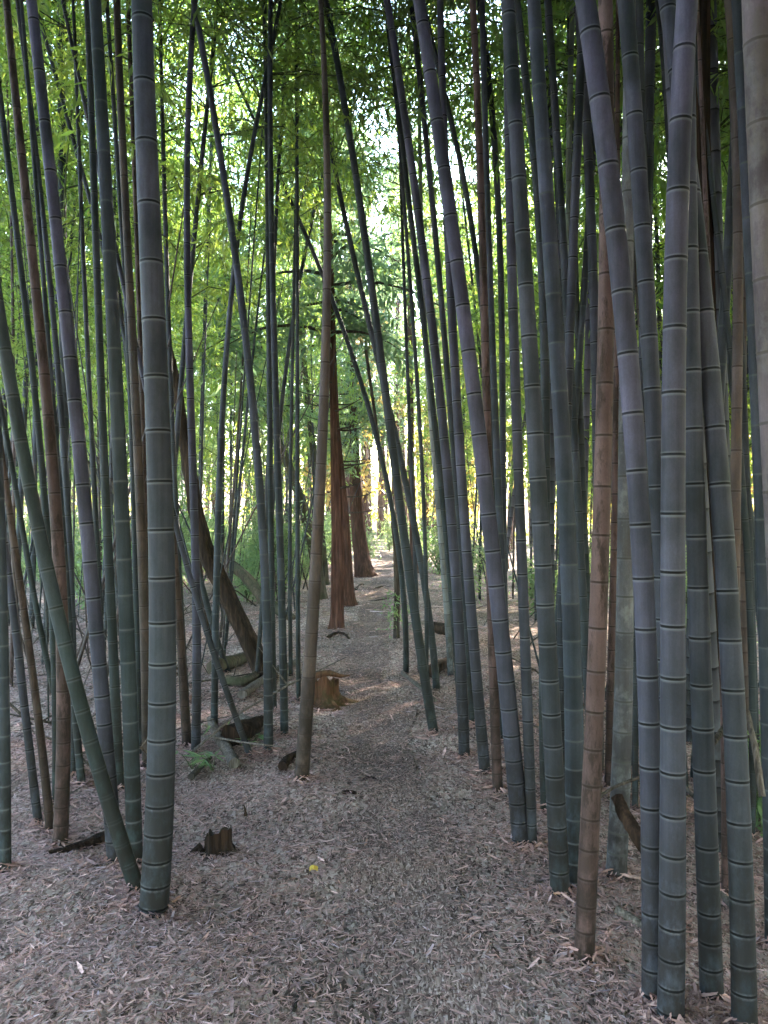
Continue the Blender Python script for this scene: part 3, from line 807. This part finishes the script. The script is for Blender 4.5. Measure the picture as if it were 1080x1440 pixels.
tree('cedar_tree', [(583,806,11),(581,740,10),(578,640,9),(577,515,8)], 17, 'tall thin cedar trunk lit orange by the sun right of the path', 'tree', 'cedar_bark', dict(cc, z0=7), 4, flare=.3, sides=16)
tree('cedar_tree', [(710,800,12),(703,740,11),(696,640,10),(690,540,9)], 16, 'cedar trunk glowing orange between the stout blue grey culms', 'tree', 'cedar_bark', dict(cc, z0=6), 8, flare=.3, sides=16)
tree('cedar_tree', [(458,822,11),(450,730,10),(443,660,9.5),(436,590,9),(428,520,8)], 13, 'slim dark trunk leaning left behind the brown leaning culm', 'tree', 'log_bark', dict(cc, z0=5), 9, flare=.3, sides=16)
tree('mossy_tree', [(452,842,16),(447,806,15),(438,762,14),(424,705,13),(400,640,11),(372,577,9),(358,535,8)], 6.5, 'mossy crooked trunk leaning left behind the brown leaning culm', 'tree', 'log_bark', dict(z0=3.2, z1=6.3, reach=1.6, nbr=40, per=26, ln=.14, leaf='shrub_leaf', droop=.2), 10, flare=.3, sides=16)
tree('cedar_tree', [(1006,1165,24),(1002,900,22),(998,500,20),(990,280,19),(985,140,21),(988,0,19)], 11, 'black silhouetted trunk with flaking bark behind the long leaning grey culm', 'tree', 'dark_bark', None, 11, flare=.2, depth=.3)
tree('young_tree', [(557,897,9),(558,830,8),(556,770,7),(549,700,4),(535,640,3)], 3.6, 'young slender dark tree by the path with small leaves at its foot', 'tree', 'twig_dark', dict(z0=.05, z1=.75, reach=.35, nbr=7, per=4, ln=.07, leaf='shrub_leaf', droop=.1), 12, flare=.1, sides=8)
# far cedars at the end of the path, low sun on them
far = [(-1.6,34),(-.9,38),(-.2,42),(.5,37),(1.2,44),(1.9,36),(2.7,41),(-2.8,40),(3.6,38),(-4.2,37),(.1,49),(4.8,45),(-6,44),(6.5,40),(-8.5,39),(9,46),(-11,45),(12,41),(-14,41)]
src = None
for k, (x, y) in enumerate(far):
    if src is None:
        src = empty('cedar_tree', (x, y, gz(x, y)))
        Z = np.concatenate([[-.3], np.linspace(0, 18, 16)]); mb = MB()
        mb.tube([(.03*q, 0, q) for q in Z], np.interp(Z, [-.3, .3, 18], [.27, .19, .03]), 12, 0, True, None, .03, 3, lobes_fn(21, .1, .3)); mb.build('trunk', M['cedar_bark'], src)
        me = spray_crown(77, 6.5, 17.5, 2.0, 60, per=16, ln=.24)
        o = bpy.data.objects.new('crown', me); COL.objects.link(o); o.parent = src; root = src
    else:
        root = src.copy(); COL.objects.link(root)
        for ch in src.children:
            c = ch.copy(); COL.objects.link(c); c.parent = root
    root.location = (x, y, gz(x, y)); s = random.uniform(.8, 1.1); root.scale = (s, s, s); root.rotation_euler = (0, 0, random.random()*6.28)
    tag(root, 'small faraway cedar in the sunlit row behind the end of the path', 'tree', 'faraway cedars behind the end of the path')

bt = None
spots = [(-9, 33, 0), (3.6, 33, 1), (9, 32, 1), (-2.2, 36, 1), (-15, 34, 0), (15, 34, 1)]
protos_t = {}
for k, (x, y, kind) in enumerate(spots):
    if kind not in protos_t:
        root = empty('leafy_tree', (0, 0, 0))
        mb = MB(); Z = np.linspace(-.3, 11, 14)
        mb.tube([(.15*math.sin(q*.5), .1*math.sin(q*.7+1), q) for q in Z], np.interp(Z, [-.3, 11], [.16, .03]), 10, 0, True, None, .04, k); mb.build('trunk', M['log_bark'], root)
        me = spray_crown(300+kind, 1.8, 12.5, 3.2, 110, per=20, ln=.22, leaf=['shrub_leaf', 'autumn_leaf'][kind], droop=.15, wide=.38, curve=True)
        o = bpy.data.objects.new('crown', me); COL.objects.link(o); o.parent = root; protos_t[kind] = root
    else:
        root = protos_t[kind].copy(); COL.objects.link(root)
        for ch in protos_t[kind].children:
            c = ch.copy(); COL.objects.link(c); c.parent = root
    s = random.uniform(.85, 1.25); root.location = (x, y, gz(x, y)); root.scale = (s, s, s); root.rotation_euler = (0, 0, random.random()*6.28)
    tag(root, ['broad green leafy tree far behind the bamboo', 'yellow leaved tree far behind the bamboo, glowing in the sun'][kind], 'tree', ['green trees far behind the bamboo', 'yellow trees far behind the bamboo'][kind])

# the wood beyond reads as one mass, plus an unseen screen against the sun
rg = np.random.default_rng(5); mb = MB()
n = 95000
right = rg.random(n) < .42  # dense unseen mass right of the frame, added to block the low sun
ang = np.where(right, rg.uniform(.52, 1.25, n), rg.uniform(-.62, .56, n)); rr = np.where(right, rg.uniform(26, 40, n), rg.uniform(44, 62, n))
x = rr*np.sin(ang); y = rr*np.cos(ang); h = np.where(right, 13.5, np.where((ang > .08) & (ang < .5), 7, 17))*rg.random(n)**1.25
clump = np.sin(x*.55)+np.sin(y*.7+h*.5)+np.sin(h*.9+x*.3)
k = (clump+rg.normal(0, .7, n) > -.5) | (right & (h < 10.5))
x, y, h = x[k], y[k], h[k]; P = np.stack([x, y, ground(x, y)+h+.1], -1); D = rg.normal(0, 1, P.shape); D[:, 2] -= .4
Ls = rg.uniform(.22, .5, len(P))*np.where(right[k], 1.4, 1); leaf_quads(P, D, Ls, Ls*.45, rg.random(len(P)), mb, 0, rg)
for q in range(150):
    a = rg.uniform(-.95, .95); r0 = rg.uniform(46, 60); X0, Y0 = r0*math.sin(a), r0*math.cos(a); g0 = gz(X0, Y0)
    mb.tube([(X0, Y0, g0-.3), (X0+rg.normal(0, .2), Y0, g0+6), (X0+rg.normal(0, .4), Y0, g0+13)], [.16, .12, .04], 6, 1)
tag(mb.build('distant_wood_and_sun_block', [M['far_leaf'], M['cedar_bark']], smooth=False), 'hazy far wood closing the view behind the grove, plus an unseen sun block added at right', kind='stuff')

# ------------------------------------------------------------------ shrubs and seedlings
def shrub_mesh(seed, h, reach, nst, leaf='shrub_leaf', ln=.10, wide=.32):
    rg = np.random.default_rng(seed); mb = MB(); P, D, Tn = [], [], []
    for k in range(nst):
        ph = rg.random()*6.28; l = h*(.5+.5*rg.random()); out = reach*rg.random(); s = np.linspace(0, 1, 6)
        pts = np.stack([math.cos(ph)*out*s**1.3, math.sin(ph)*out*s**1.3, l*s-.12*l*s*s], -1); mb.tube(pts, np.linspace(.011, .003, 6), 4, 1, cap=False)
        for w in range(34):
            q = .2+.8*rg.random(); ii = min(4, int(q*5)); fr = q*5-ii
            p = pts[ii]*(1-fr)+pts[ii+1]*fr; off = rg.normal(0, .16*reach+.05, 3)
            tone = rg.random()
            for e in range(4):
                P.append(p+off*(.5+.25*e)+rg.normal(0, .025, 3)); dd = off/np.linalg.norm(off)+rg.normal(0, .6, 3); dd[2] -= .3; D.append(dd); Tn.append(.6*tone+.4*rg.random())
    P, D, Tn = np.array(P), np.array(D), np.array(Tn); Ls = ln*(.6+.7*rg.random(len(P))); leaf_quads(P, D, Ls, Ls*wide, Tn, mb, 0, rg)
    return mb
sm = [shrub_mesh(400+k, h, r, ns).build('shrub', [M['shrub_leaf'], M['twig_green']], data_only=True, smooth=False) for k, (h, r, ns) in enumerate([(1.9, .8, 16), (1.3, .7, 14), (2.6, 1.0, 20)])]
sp = []
for q in range(80):
    y = random.uniform(11.5, 32); side = random.choice([-1, -1, 1])
    x = path_x(y)+side*(1.5+(y*.52-1)*random.random()); sp.append((x, y))
sp += [(-.6, 27), (.2, 30.5), (-1.6, 24), (1.2, 27), (-.9, 33), (1.5, 21)]
for x, y in sp:
    o = bpy.data.objects.new('shrub', random.choice(sm)); COL.objects.link(o)
    o.location = (x, y, gz(x, y)); s = random.uniform(.6, 1.15); o.scale = (s, s, s); o.rotation_euler = (0, 0, random.random()*6.28)
    tag(o, 'leafy green undergrowth shrub standing among the distant bamboo', 'shrub', 'undergrowth shrubs among the distant bamboo')
o = shrub_mesh(431, .62, .28, 9, ln=.07).build('shrub', [M['shrub_leaf'], M['twig_green']], smooth=False)
o.location = on_ground(1076, 1165); tag(o, 'bright green small shrub at the right edge of the picture behind the culms', 'shrub')

def seedling(px, py, label, n, h, seed, ln=.16):
    b = on_ground(px, py); rg = np.random.default_rng(seed); root = empty('seedling', b); tag(root, label, 'plant')
    mb = MB(); P, D = [], []
    st = MB()
    for k in range(n):
        ph = rg.random()*6.28; l = h*(.5+.5*rg.random()); s = np.linspace(0, 1, 5)
        pts = np.stack([np.cos(ph)*l*.5*s, np.sin(ph)*l*.5*s, l*s-.35*l*s*s], -1); st.tube(pts, np.linspace(.004, .0015, 5), 4, 0, cap=False)
        for w in range(7):
            P.append(pts[-1]); dd = np.array([math.cos(ph+(w-3)*.38), math.sin(ph+(w-3)*.38), rg.normal(-.05, .25)]); D.append(dd)
    P, D = np.array(P), np.array(D); Ls = ln*(.6+.5*rg.random(len(P))); leaf_quads(P, D, Ls, Ls*.13, rg.random(len(P)), mb, 0, rg)
    mb.build('frond', M['shrub_leaf'], root, smooth=False); st.build('stem', M['twig_green'], root)
seedling(270, 1082, 'small fan leaved seedling at the foot of the grey green culm', 4, .17, 1, .09)
seedling(300, 1085, 'larger fan leaved seedling drooping over the debris pile', 5, .19, 2, .12)
seedling(352, 1052, 'bright green seedling right of the debris pile, by the slanting slim culm', 4, .17, 3, .09)
seedling(312, 1040, 'seedling behind the broken grey branch of the debris pile', 4, .16, 4, .09)

# ------------------------------------------------------------------ stumps, logs, sticks
def stump(name, px, py, h, r_top, r_base, label, mat, seed, squash=.9):
    b = on_ground(px, py); rg = np.random.default_rng(seed); n = 40
    th = np.linspace(0, 2*math.pi, n, endpoint=False)
    ph = rg.random(6)*6.28
    lob = 1+.14*np.sin(3*th+ph[0])+.10*np.sin(5*th+ph[1])+.05*np.sin(11*th+ph[2])
    jag = rg.random(n); jag = .5*jag+.25*np.roll(jag, 1)+.25*np.roll(jag, -1)
    top = h*(.74+.13*np.sin(th+ph[3])+.05*np.sin(7*th+ph[4])+.42*(jag-.5))
    root = empty(name, b); tag(root, label, 'stump')
    mb = MB(); rows = []
    for u in [-.15, 0, .06, .15, .3, .5, .75, 1.0]:
        fl = max(0, 1-max(u, 0)*2.2)**2
        rr = (r_top+(r_base-r_top)*fl*(.55+.6*np.sin(5*th+ph[5])**2))*lob
        rows.append(np.stack([np.cos(th)*rr, np.sin(th)*rr*squash, top*u if u > 0 else np.full(n, h*u)], -1))
    V = np.array(rows); m = len(rows)
    i = np.arange(m-1)[:, None]*n; j = np.arange(n)[None]; k = (j+1) % n
    mb.add(V.reshape(-1, 3), np.stack([i+j, i+k, i+n+k, i+n+j], -1).reshape(-1, 4)); mb.build('trunk', M[mat], root)
    mb = MB(); rim = rows[-1]; rows2 = [rim, rim*np.array([.82, .82, 1])-np.array([0, 0, .015]), rim*np.array([.55, .55, .72]), rim*np.array([.2, .2, .6])+rg.normal(0, .006, rim.shape)]
    V = np.array(rows2); m = 4; i = np.arange(m-1)[:, None]*n
    mb.add(V.reshape(-1, 3), np.stack([i+j, i+k, i+n+k, i+n+j], -1).reshape(-1, 4)); mb.build('broken_top', M['heart' if mat != 'stump_wood' else 'stump_wood'], root)
    return root, b
st, b = stump('tree_stump', 453, 990, .27, .125, .27, 'old reddish tree stump beside the path behind the tan brown leaning culm', 'stump_wood', 31)
mb = MB(); mb.tube([(-.05, 0, .24), (.06, -.02, .27), (.16, -.03, .245), (.24, -.03, .25)], [.035, .03, .016, .004], 7, 0, True, None, .25, 3); mb.build('splinter', M['stump_wood'], st)
st, b = stump('tree_stump', 306, 1200, .135, .062, .105, 'small black rotten stump in the leaf litter right of the thickest left culm', 'dark_bark', 32)
mb = MB(); mb.tube([(-.07, -.01, .035), (-.12, -.04, .01), (-.17, -.08, -.01)], [.022, .013, .004], 6, 0, True, None, .2, 4); mb.build('root', M['dark_bark'], st)

def stick(name, pix, d_off, r0, r1, label, cat, mat='stick', rough=.12, sides=8, group=None, seed=0, lift=None):
    """pix: photo pixels on the ground (lift None) or (x, y, depth)"""
    P = []
    for q in pix:
        P.append(on_ground(*q)+Vector((0, 0, d_off)) if len(q) == 2 else at(*q))
    c = P[0].copy(); c.z = min(p.z for p in P)
    A = np.array([tuple(p-c) for p in P]); n = len(A)
    u = np.linspace(0, n-1, (n-1)*4+1); B = np.stack([np.interp(u, np.arange(n), A[:, k]) for k in range(3)], -1)
    # soften the corners
    for _ in range(2): B[1:-1] = .25*B[:-2]+.5*B[1:-1]+.25*B[2:]
    mb = MB(); mb.tube(B, np.linspace(r0, r1, len(B)), sides, 0, True, None, rough, seed)
    o = mb.build(name, M[mat]); o.location = c; tag(o, label, cat, group); return o

# leaning dead trunk and logs, left
def leaning(name, pix, label, cat, mat, seed, rough=.1, lob=None):
    b = on_ground(*pix[0][:2]); d = b.y
    P = [at(x, y, d*f) for x, y, w, f in pix]; R = [w/2/F*d for x, y, w, f in pix]
    n = len(P); A = np.array([tuple(p-b) for p in P]); u = np.linspace(0, n-1, (n-1)*4+1)
    B = np.stack([np.interp(u, np.arange(n), A[:, k]) for k in range(3)], -1); Rr = np.interp(u, np.arange(n), R)
    for _ in range(3): B[1:-1] = .25*B[:-2]+.5*B[1:-1]+.25*B[2:]
    mb = MB(); mb.tube(B, Rr, 16, 0, True, None, rough, seed, lobes_fn(seed, .15, .0))
    o = mb.build(name, M[mat]); o.location = b; tag(o, label, cat); return o, d
leaning('dead_tree', [(370,957,24,1),(361,925,24,1),(338,879,24,1),(316,829,24,1),(290,783,23,1),(278,735,21,1),(266,660,18,1),(255,585,15,1),(247,530,11,1),(240,485,2.5,1)], 'dark dead trunk leaning left with a snapped jagged top', 'dead tree', 'log_brown', 41)
leaning('dead_tree', [(296,905,8,1),(280,800,8,1),(268,700,8,1),(256,600,7,1),(246,505,3,1)], 'splintered thin dead stem lying along the dark leaning trunk', 'dead tree', 'log_brown', 47)
leaning('fallen_log', [(412,872,14,1.0),(387,853,14,1.02),(368,842,15,1.04),(350,814,15,1.06),(316,786,14,1.1),(296,770,11,1.13)], 'mossy bent log resting aslant behind the leaning dead trunk', 'log', 'log_bark', 42)
stick('fallen_log', [(300,948),(335,938),(362,925)], .07, .075, .05, 'greyish log lying flat left of the leaning dead trunk foot', 'log', 'log_bark', .15, 10, seed=1)
stick('fallen_log', [(318,965),(345,968),(368,950)], .05, .05, .04, 'small log lying in front of the flat greyish one', 'log', 'log_bark', .15, 10, seed=2)
stick('fallen_log', [(340,985),(372,962),(392,945)], .05, .04, .03, 'pale log angled up towards the foot of the dead trunk', 'log', 'stick', .15, 10, seed=3)
stick('fallen_branch', [(128,640,9.5),(146,652,9.3),(165,692,9.0)], 0, .03, .02, 'thin bare bough slanting down between the two ringed left culms', 'branch', 'twig_dark', .1)
stick('fallen_log', [(118,650,9.6),(140,672,9.4),(175,700,9.2)], 0, .055, .05, 'thick pale log hung up among the left culms', 'log', 'log_bark', .12, 10)
# debris pile
stick('broken_branch', [(296,1020),(304,1042),(318,1062),(330,1083)], .045, .032, .038, 'pale grey branch at the front of the debris pile', 'branch', 'stick', .2, 9, seed=5)
stick('hollow_log', [(322,1052),(346,1040),(372,1030)], .075, .08, .05, 'dark rotten log in the middle of the debris pile', 'log', 'dark_bark', .2, 12, seed=6)
stick('broken_branch', [(338,1018),(352,1028),(372,1036)], .06, .03, .022, 'grey crooked branch behind the dark rotten log', 'branch', 'stick', .2, 8, seed=7)
stick('broken_branch', [(268,1100),(285,1082),(296,1072)], .03, .022, .012, 'dark short branch at the left end of the debris pile', 'branch', 'twig_dark', .2, 8, seed=8)
stick('broken_branch', [(398,1085),(408,1070),(420,1066)], .03, .03, .02, 'dark knotty root piece left of the foot of the tan brown leaning culm', 'branch', 'dark_bark', .3, 8, seed=9)
# left front
stick('fallen_bamboo', [(-8,1210,3.7),(70,1180,3.85),(145,1142,4.05)], 0, .007, .005, 'long grey stick propped across the left foreground', 'stick', 'stick', .05, 7)
stick('fallen_bamboo', [(-4,1192,3.8),(60,1140,4.0),(112,1108,4.2)], 0, .004, .003, 'thin pale stick propped above the long grey one', 'stick', 'stick', .05, 6)
stick('fallen_twig', [(70,1150,4.1),(90,1142,4.1),(100,1110,4.2)], 0, .003, .002, 'hooked thin twig by the foot of the blotched dead culm', 'twig', 'stick', .05, 6)
stick('bark_piece', [(68,1205),(96,1201),(125,1193),(150,1184)], .022, .006, .035, 'dark tapering piece of rotten log at the foot of the ringed left culms', 'log', 'dark_bark', .2, 10, seed=11)
stick('fallen_twig', [(95,1236),(122,1220),(155,1219)], .008, .005, .007, 'dark bent twig just below the tapering rotten log', 'twig', 'twig_dark', .15, 6)
stick('dark_stub', [(20,1270,3.14),(23,1262,3.14),(24,1254,3.14)], 0, .016, .002, 'tiny dark stub poking from the litter by the left edge', 'stub', 'dark_bark', .2, 6)
stick('dark_stub', [(345,1147,4.0),(345,1139,4.0),(343,1132,4.0)], 0, .010, .002, 'tiny dark stub above and right of the rotten stump', 'stub', 'dark_bark', .2, 6)
# path
stick('curved_stick', [(414,1424),(420,1402),(428,1391),(436,1386)], .008, .007, .009, 'dark curved stick in the litter at the bottom of the picture', 'stick', 'twig_dark', .1, 8)
stick('fallen_twig', [(452,1316),(478,1316),(505,1322)], .006, .003, .005, 'straight dark twig lying above and right of the curved stick', 'twig', 'twig_dark', .15, 6)
stick('fallen_twig', [(378,1235),(398,1237),(420,1238)], .006, .006, .005, 'short dark stick left of the yellow scrap', 'twig', 'twig_dark', .15, 6)
stick('root', [(461,898),(472,891),(484,892),(491,899)], .01, .03, .014, 'dark root arching out of the path in front of the nearest cedar', 'root', 'dark_bark', .2, 8, seed=13)
stick('root', [(496,850),(520,846),(548,842)], .0, .026, .014, 'thin root crossing the path beside the broad cedar', 'root', 'dark_bark', .2, 8, seed=14)
stick('root', [(528,828),(538,824),(550,826)], .0, .028, .014, 'short root on the path below the third cedar', 'root', 'dark_bark', .2, 8, seed=15)
stick('root', [(500,830),(507,822),(512,823)], .0, .04, .02, 'root knob on the path at the foot of the third cedar', 'root', 'dark_bark', .2, 8, seed=16)
stick('bark_piece', [(482,1118),(490,1115),(501,1118)], .010, .012, .008, 'small dark bark chip on the path, lower of two', 'bark', 'dark_bark', .3, 7)
stick('bark_piece', [(513,1098),(520,1096),(530,1099)], .010, .012, .008, 'small dark bark chip on the path, upper of two', 'bark', 'dark_bark', .3, 7)
# right
stick('fallen_branch', [(868,1120,3.35),(876,1142,3.3),(890,1165,3.25),(915,1200,3.2)], 0, .026, .034, 'dark broken branch with a blunt hollow end in front of the mottled culm', 'branch', 'dark_bark', .15, 10, seed=17)
stick('fallen_branch', [(838,1125,3.1),(860,1108,3.1),(902,1092,3.1)], 0, .007, .006, 'slender dark twig poking right from behind the brown front culm', 'branch', 'twig_dark', .1, 7)
stick('fallen_branch', [(838,1292),(856,1284),(880,1276)], .012, .006, .004, 'dark twig on the ground right of the foot of the brown front culm', 'twig', 'twig_dark', .1, 6)
stick('fallen_log', [(868,1288),(888,1300),(915,1318)], .022, .018, .02, 'grey branch lying behind the left culm of the front pair', 'branch', 'stick', .15, 8)
stick('fallen_branch', [(1000,1050,2.75),(1010,1035,2.8),(1022,1018,2.9)], 0, .009, .013, 'short bare branch poking right from behind the culm next to the thickest right one', 'branch', 'twig_dark', .15, 8)
stick('fallen_branch', [(1050,1000,2.75),(1062,1050,2.7),(1072,1120,2.65)], 0, .010, .012, 'bare grey branch hanging beside the culm nearest the right edge', 'branch', 'stick', .15, 8)
stick('fallen_branch', [(1012,1262),(1024,1275),(1038,1292)], .02, .014, .018, 'pale broken stick on the ground between the last two front culms', 'branch', 'stick', .15, 8)
stick('fallen_branch', [(752,1085,5.0),(770,1092,4.8),(800,1100,4.6)], 0, .02, .016, 'dark branch lying behind the stout culms right of the path', 'branch', 'twig_dark', .2, 8)
stick('fallen_log', [(604,955),(625,940),(648,925)], .06, .06, .05, 'dark log in the debris right of the leaning dark culms', 'log', 'dark_bark', .2, 9, seed=18)
stick('fallen_log', [(612,900),(634,905),(655,918)], .16, .07, .06, 'upper dark branch lying across the debris right of the leaning dark culms', 'log', 'log_brown', .2, 9, seed=19)
stick('fallen_branch', [(566,950),(592,972),(612,990)], .03, .022, .016, 'pale straight stick along the right edge of the path by the leaning culms', 'stick', 'stick', .1, 8)
stick('fallen_bamboo', [(386,948),(405,940),(420,932)], .03, .03, .026, 'pale pole lying behind the two straight green culms left of the path', 'stick', 'stick', .05, 8)

# thin bare stems leaning through one another in the understorey
for q in range(150):
    y = random.uniform(5.2, 20); sgn = 1 if q % 4 == 0 else -1
    x = path_x(y)+sgn*random.uniform(1.35 if y < 9 else 1.1, max(1.8, y*.5)); l = random.uniform(1.4, 5.2); tx, tyy = random.gauss(0, .2), random.gauss(0, .16)
    if not free(x, y, TRACED_BASES, .12): continue
    r = random.uniform(.006, .016); bend = random.gauss(0, .05)
    ax = lambda z, tx=tx, tyy=tyy, bend=bend: (tx*z+bend*z*z*.3, tyy*z)
    mb = culm_mesh(ax, lambda z, r=r, l=l: r*(1-.6*max(z, 0)/l), l, 6, None, .04, thin=True)
    o = mb.build('slim_bamboo', M[random.choice(['deep', 'tan', 'green', 'pale'])]); o.location = (x, y, gz(x, y))
    tag(o, 'thin bare bamboo stem leaning among the thicker culms', 'bamboo stem', 'thin bare stems in the understorey')

# dead twigs standing and leaning in the undergrowth
for q in range(110):
    y = random.uniform(4.6, 13); sgn = -1 if q % 3 else 1
    x = path_x(y)+sgn*random.uniform(1.3, max(1.6, y*.5)); l = random.uniform(.4, 1.3); a = random.uniform(0, 6.28); up = random.uniform(.05, .9)
    mb = MB(); c, s_ = math.cos(a)*l, math.sin(a)*l
    pts = [(0, 0, -.02), (c*.3, s_*.3, l*up*.35+.01), (c*.62+random.gauss(0, .03), s_*.62+random.gauss(0, .03), l*up*.62+.01), (c, s_, l*up*.85+.015)]
    r = random.uniform(.004, .013); mb.tube(pts, [r, r*.85, r*.7, r*.35], 6, 0, True, None, .1, q)
    if random.random() < .6: mb.tube([pts[2], (pts[2][0]+random.gauss(0, .2), pts[2][1]+random.gauss(0, .2), pts[2][2]+random.uniform(.02, .3))], [r*.6, r*.2], 5, 0)
    o = mb.build('dead_twig', M[random.choice(['stick', 'twig_dark'])]); o.location = (x, y, gz(x, y))
    tag(o, 'thin dead twig sticking out of the leaf litter among the bamboo', 'twig', 'dead twigs in the undergrowth')

# yellow scrap
b = on_ground(441, 1226); mb = MB()
w, h, t_ = .019, .013, .0025
prof = [(-w, 0, .003), (-w*.55, .004, .009), (0, .002, .012), (w*.5, .003, .008), (w, 0, .005)]
V = []; nP = len(prof)
for yy, off in ((-h, 0), (h, 0)):
    for x, yo, z in prof: V.append((x, yy+yo, z+(0.004 if yy > 0 else 0)))
for yy in (-h, h):
    for x, yo, z in prof: V.append((x*.94, yy*.94+yo, z-t_+(0.004 if yy > 0 else 0)))
Fc = []
for k in range(nP-1):
    Fc += [(k, k+1, nP+k+1, nP+k), (2*nP+k, 3*nP+k, 3*nP+k+1, 2*nP+k+1), (k, 2*nP+k, 2*nP+k+1, k+1), (nP+k, nP+k+1, 3*nP+k+1, 3*nP+k)]
Fc += [(0, nP, 3*nP, 2*nP), (nP-1, 3*nP-1, 4*nP-1, 2*nP-1)]
mb.add(V, Fc); o = mb.build('yellow_scrap', M['yellow'], smooth=False); o.location = b+Vector((0, 0, .008)); o.rotation_euler = (.15, .05, .12)
tag(o, 'small crumpled yellow scrap lying on the litter beside the path', 'litter')

# ------------------------------------------------------------------ camera, sky, sun
cam = bpy.data.cameras.new('camera'); co = bpy.data.objects.new('camera', cam); COL.objects.link(co)
cam.sensor_fit = 'VERTICAL'; cam.sensor_height = 36; cam.lens = 36*F/1440; cam.clip_end = 500; cam.clip_start = .05
co.location = (0, 0, CAMZ); co.rotation_euler = (rad(90), 0, 0); scene.camera = co

EL, AZ = rad(18), rad(34)          # azimuth to the right of the view direction (+Y)
sd = Vector((math.sin(AZ)*math.cos(EL), math.cos(AZ)*math.cos(EL), math.sin(EL)))
su = bpy.data.lights.new('sun', 'SUN'); su.energy = 5.0; su.angle = rad(.5); su.color = (1, .88, .70)
so = bpy.data.objects.new('sun', su); COL.objects.link(so); so.rotation_mode = 'QUATERNION'; so.rotation_quaternion = sd.to_track_quat('Z', 'Y'); so.location = sd*40
w = bpy.data.worlds.new('World'); scene.world = w; w.use_nodes = True
nt = w.node_tree; bg = nt.nodes['Background']; sky = nt.nodes.new('ShaderNodeTexSky'); sky.sky_type = 'NISHITA'; sky.sun_disc = False
sky.sun_elevation = EL; sky.sun_rotation = AZ; sky.air_density = 1.3; sky.dust_density = .6; sky.ozone_density = 2.0
nt.links.new(sky.outputs[0], bg.inputs[0]); bg.inputs[1].default_value = .13
scene.view_settings.view_transform = 'Standard'; scene.view_settings.look = 'None'; scene.view_settings.gamma = 1
scene.view_settings.exposure = 4.65
# the pale air between the far trunks
mb = MB(); bx = [(x, y, z) for z in (-4, 32) for y in (-52, 132) for x in (-92, 92)]
mb.add(bx, [(0, 2, 3, 1), (4, 5, 7, 6), (0, 1, 5, 4), (2, 6, 7, 3), (0, 4, 6, 2), (1, 3, 7, 5)])
hm = bpy.data.materials.new('air'); hm.use_nodes = True; hm.node_tree.nodes.clear()
ho = hm.node_tree.nodes.new('ShaderNodeOutputMaterial'); hv = hm.node_tree.nodes.new('ShaderNodeVolumePrincipled')
hv.inputs['Color'].default_value = (.93, .94, .96, 1); hv.inputs['Density'].default_value = .0010; hv.inputs['Anisotropy'].default_value = .35
hm.node_tree.links.new(hv.outputs[0], ho.inputs['Volume'])
tag(mb.build('haze', hm, smooth=False), 'thin pale haze in the air of the grove', kind='stuff')
scene.cycles.volume_bounces = 1
scene.cycles.max_bounces = 6; scene.cycles.diffuse_bounces = 4; scene.cycles.transmission_bounces = 4; scene.cycles.transparent_max_bounces = 4
scene.cycles.use_denoising = True
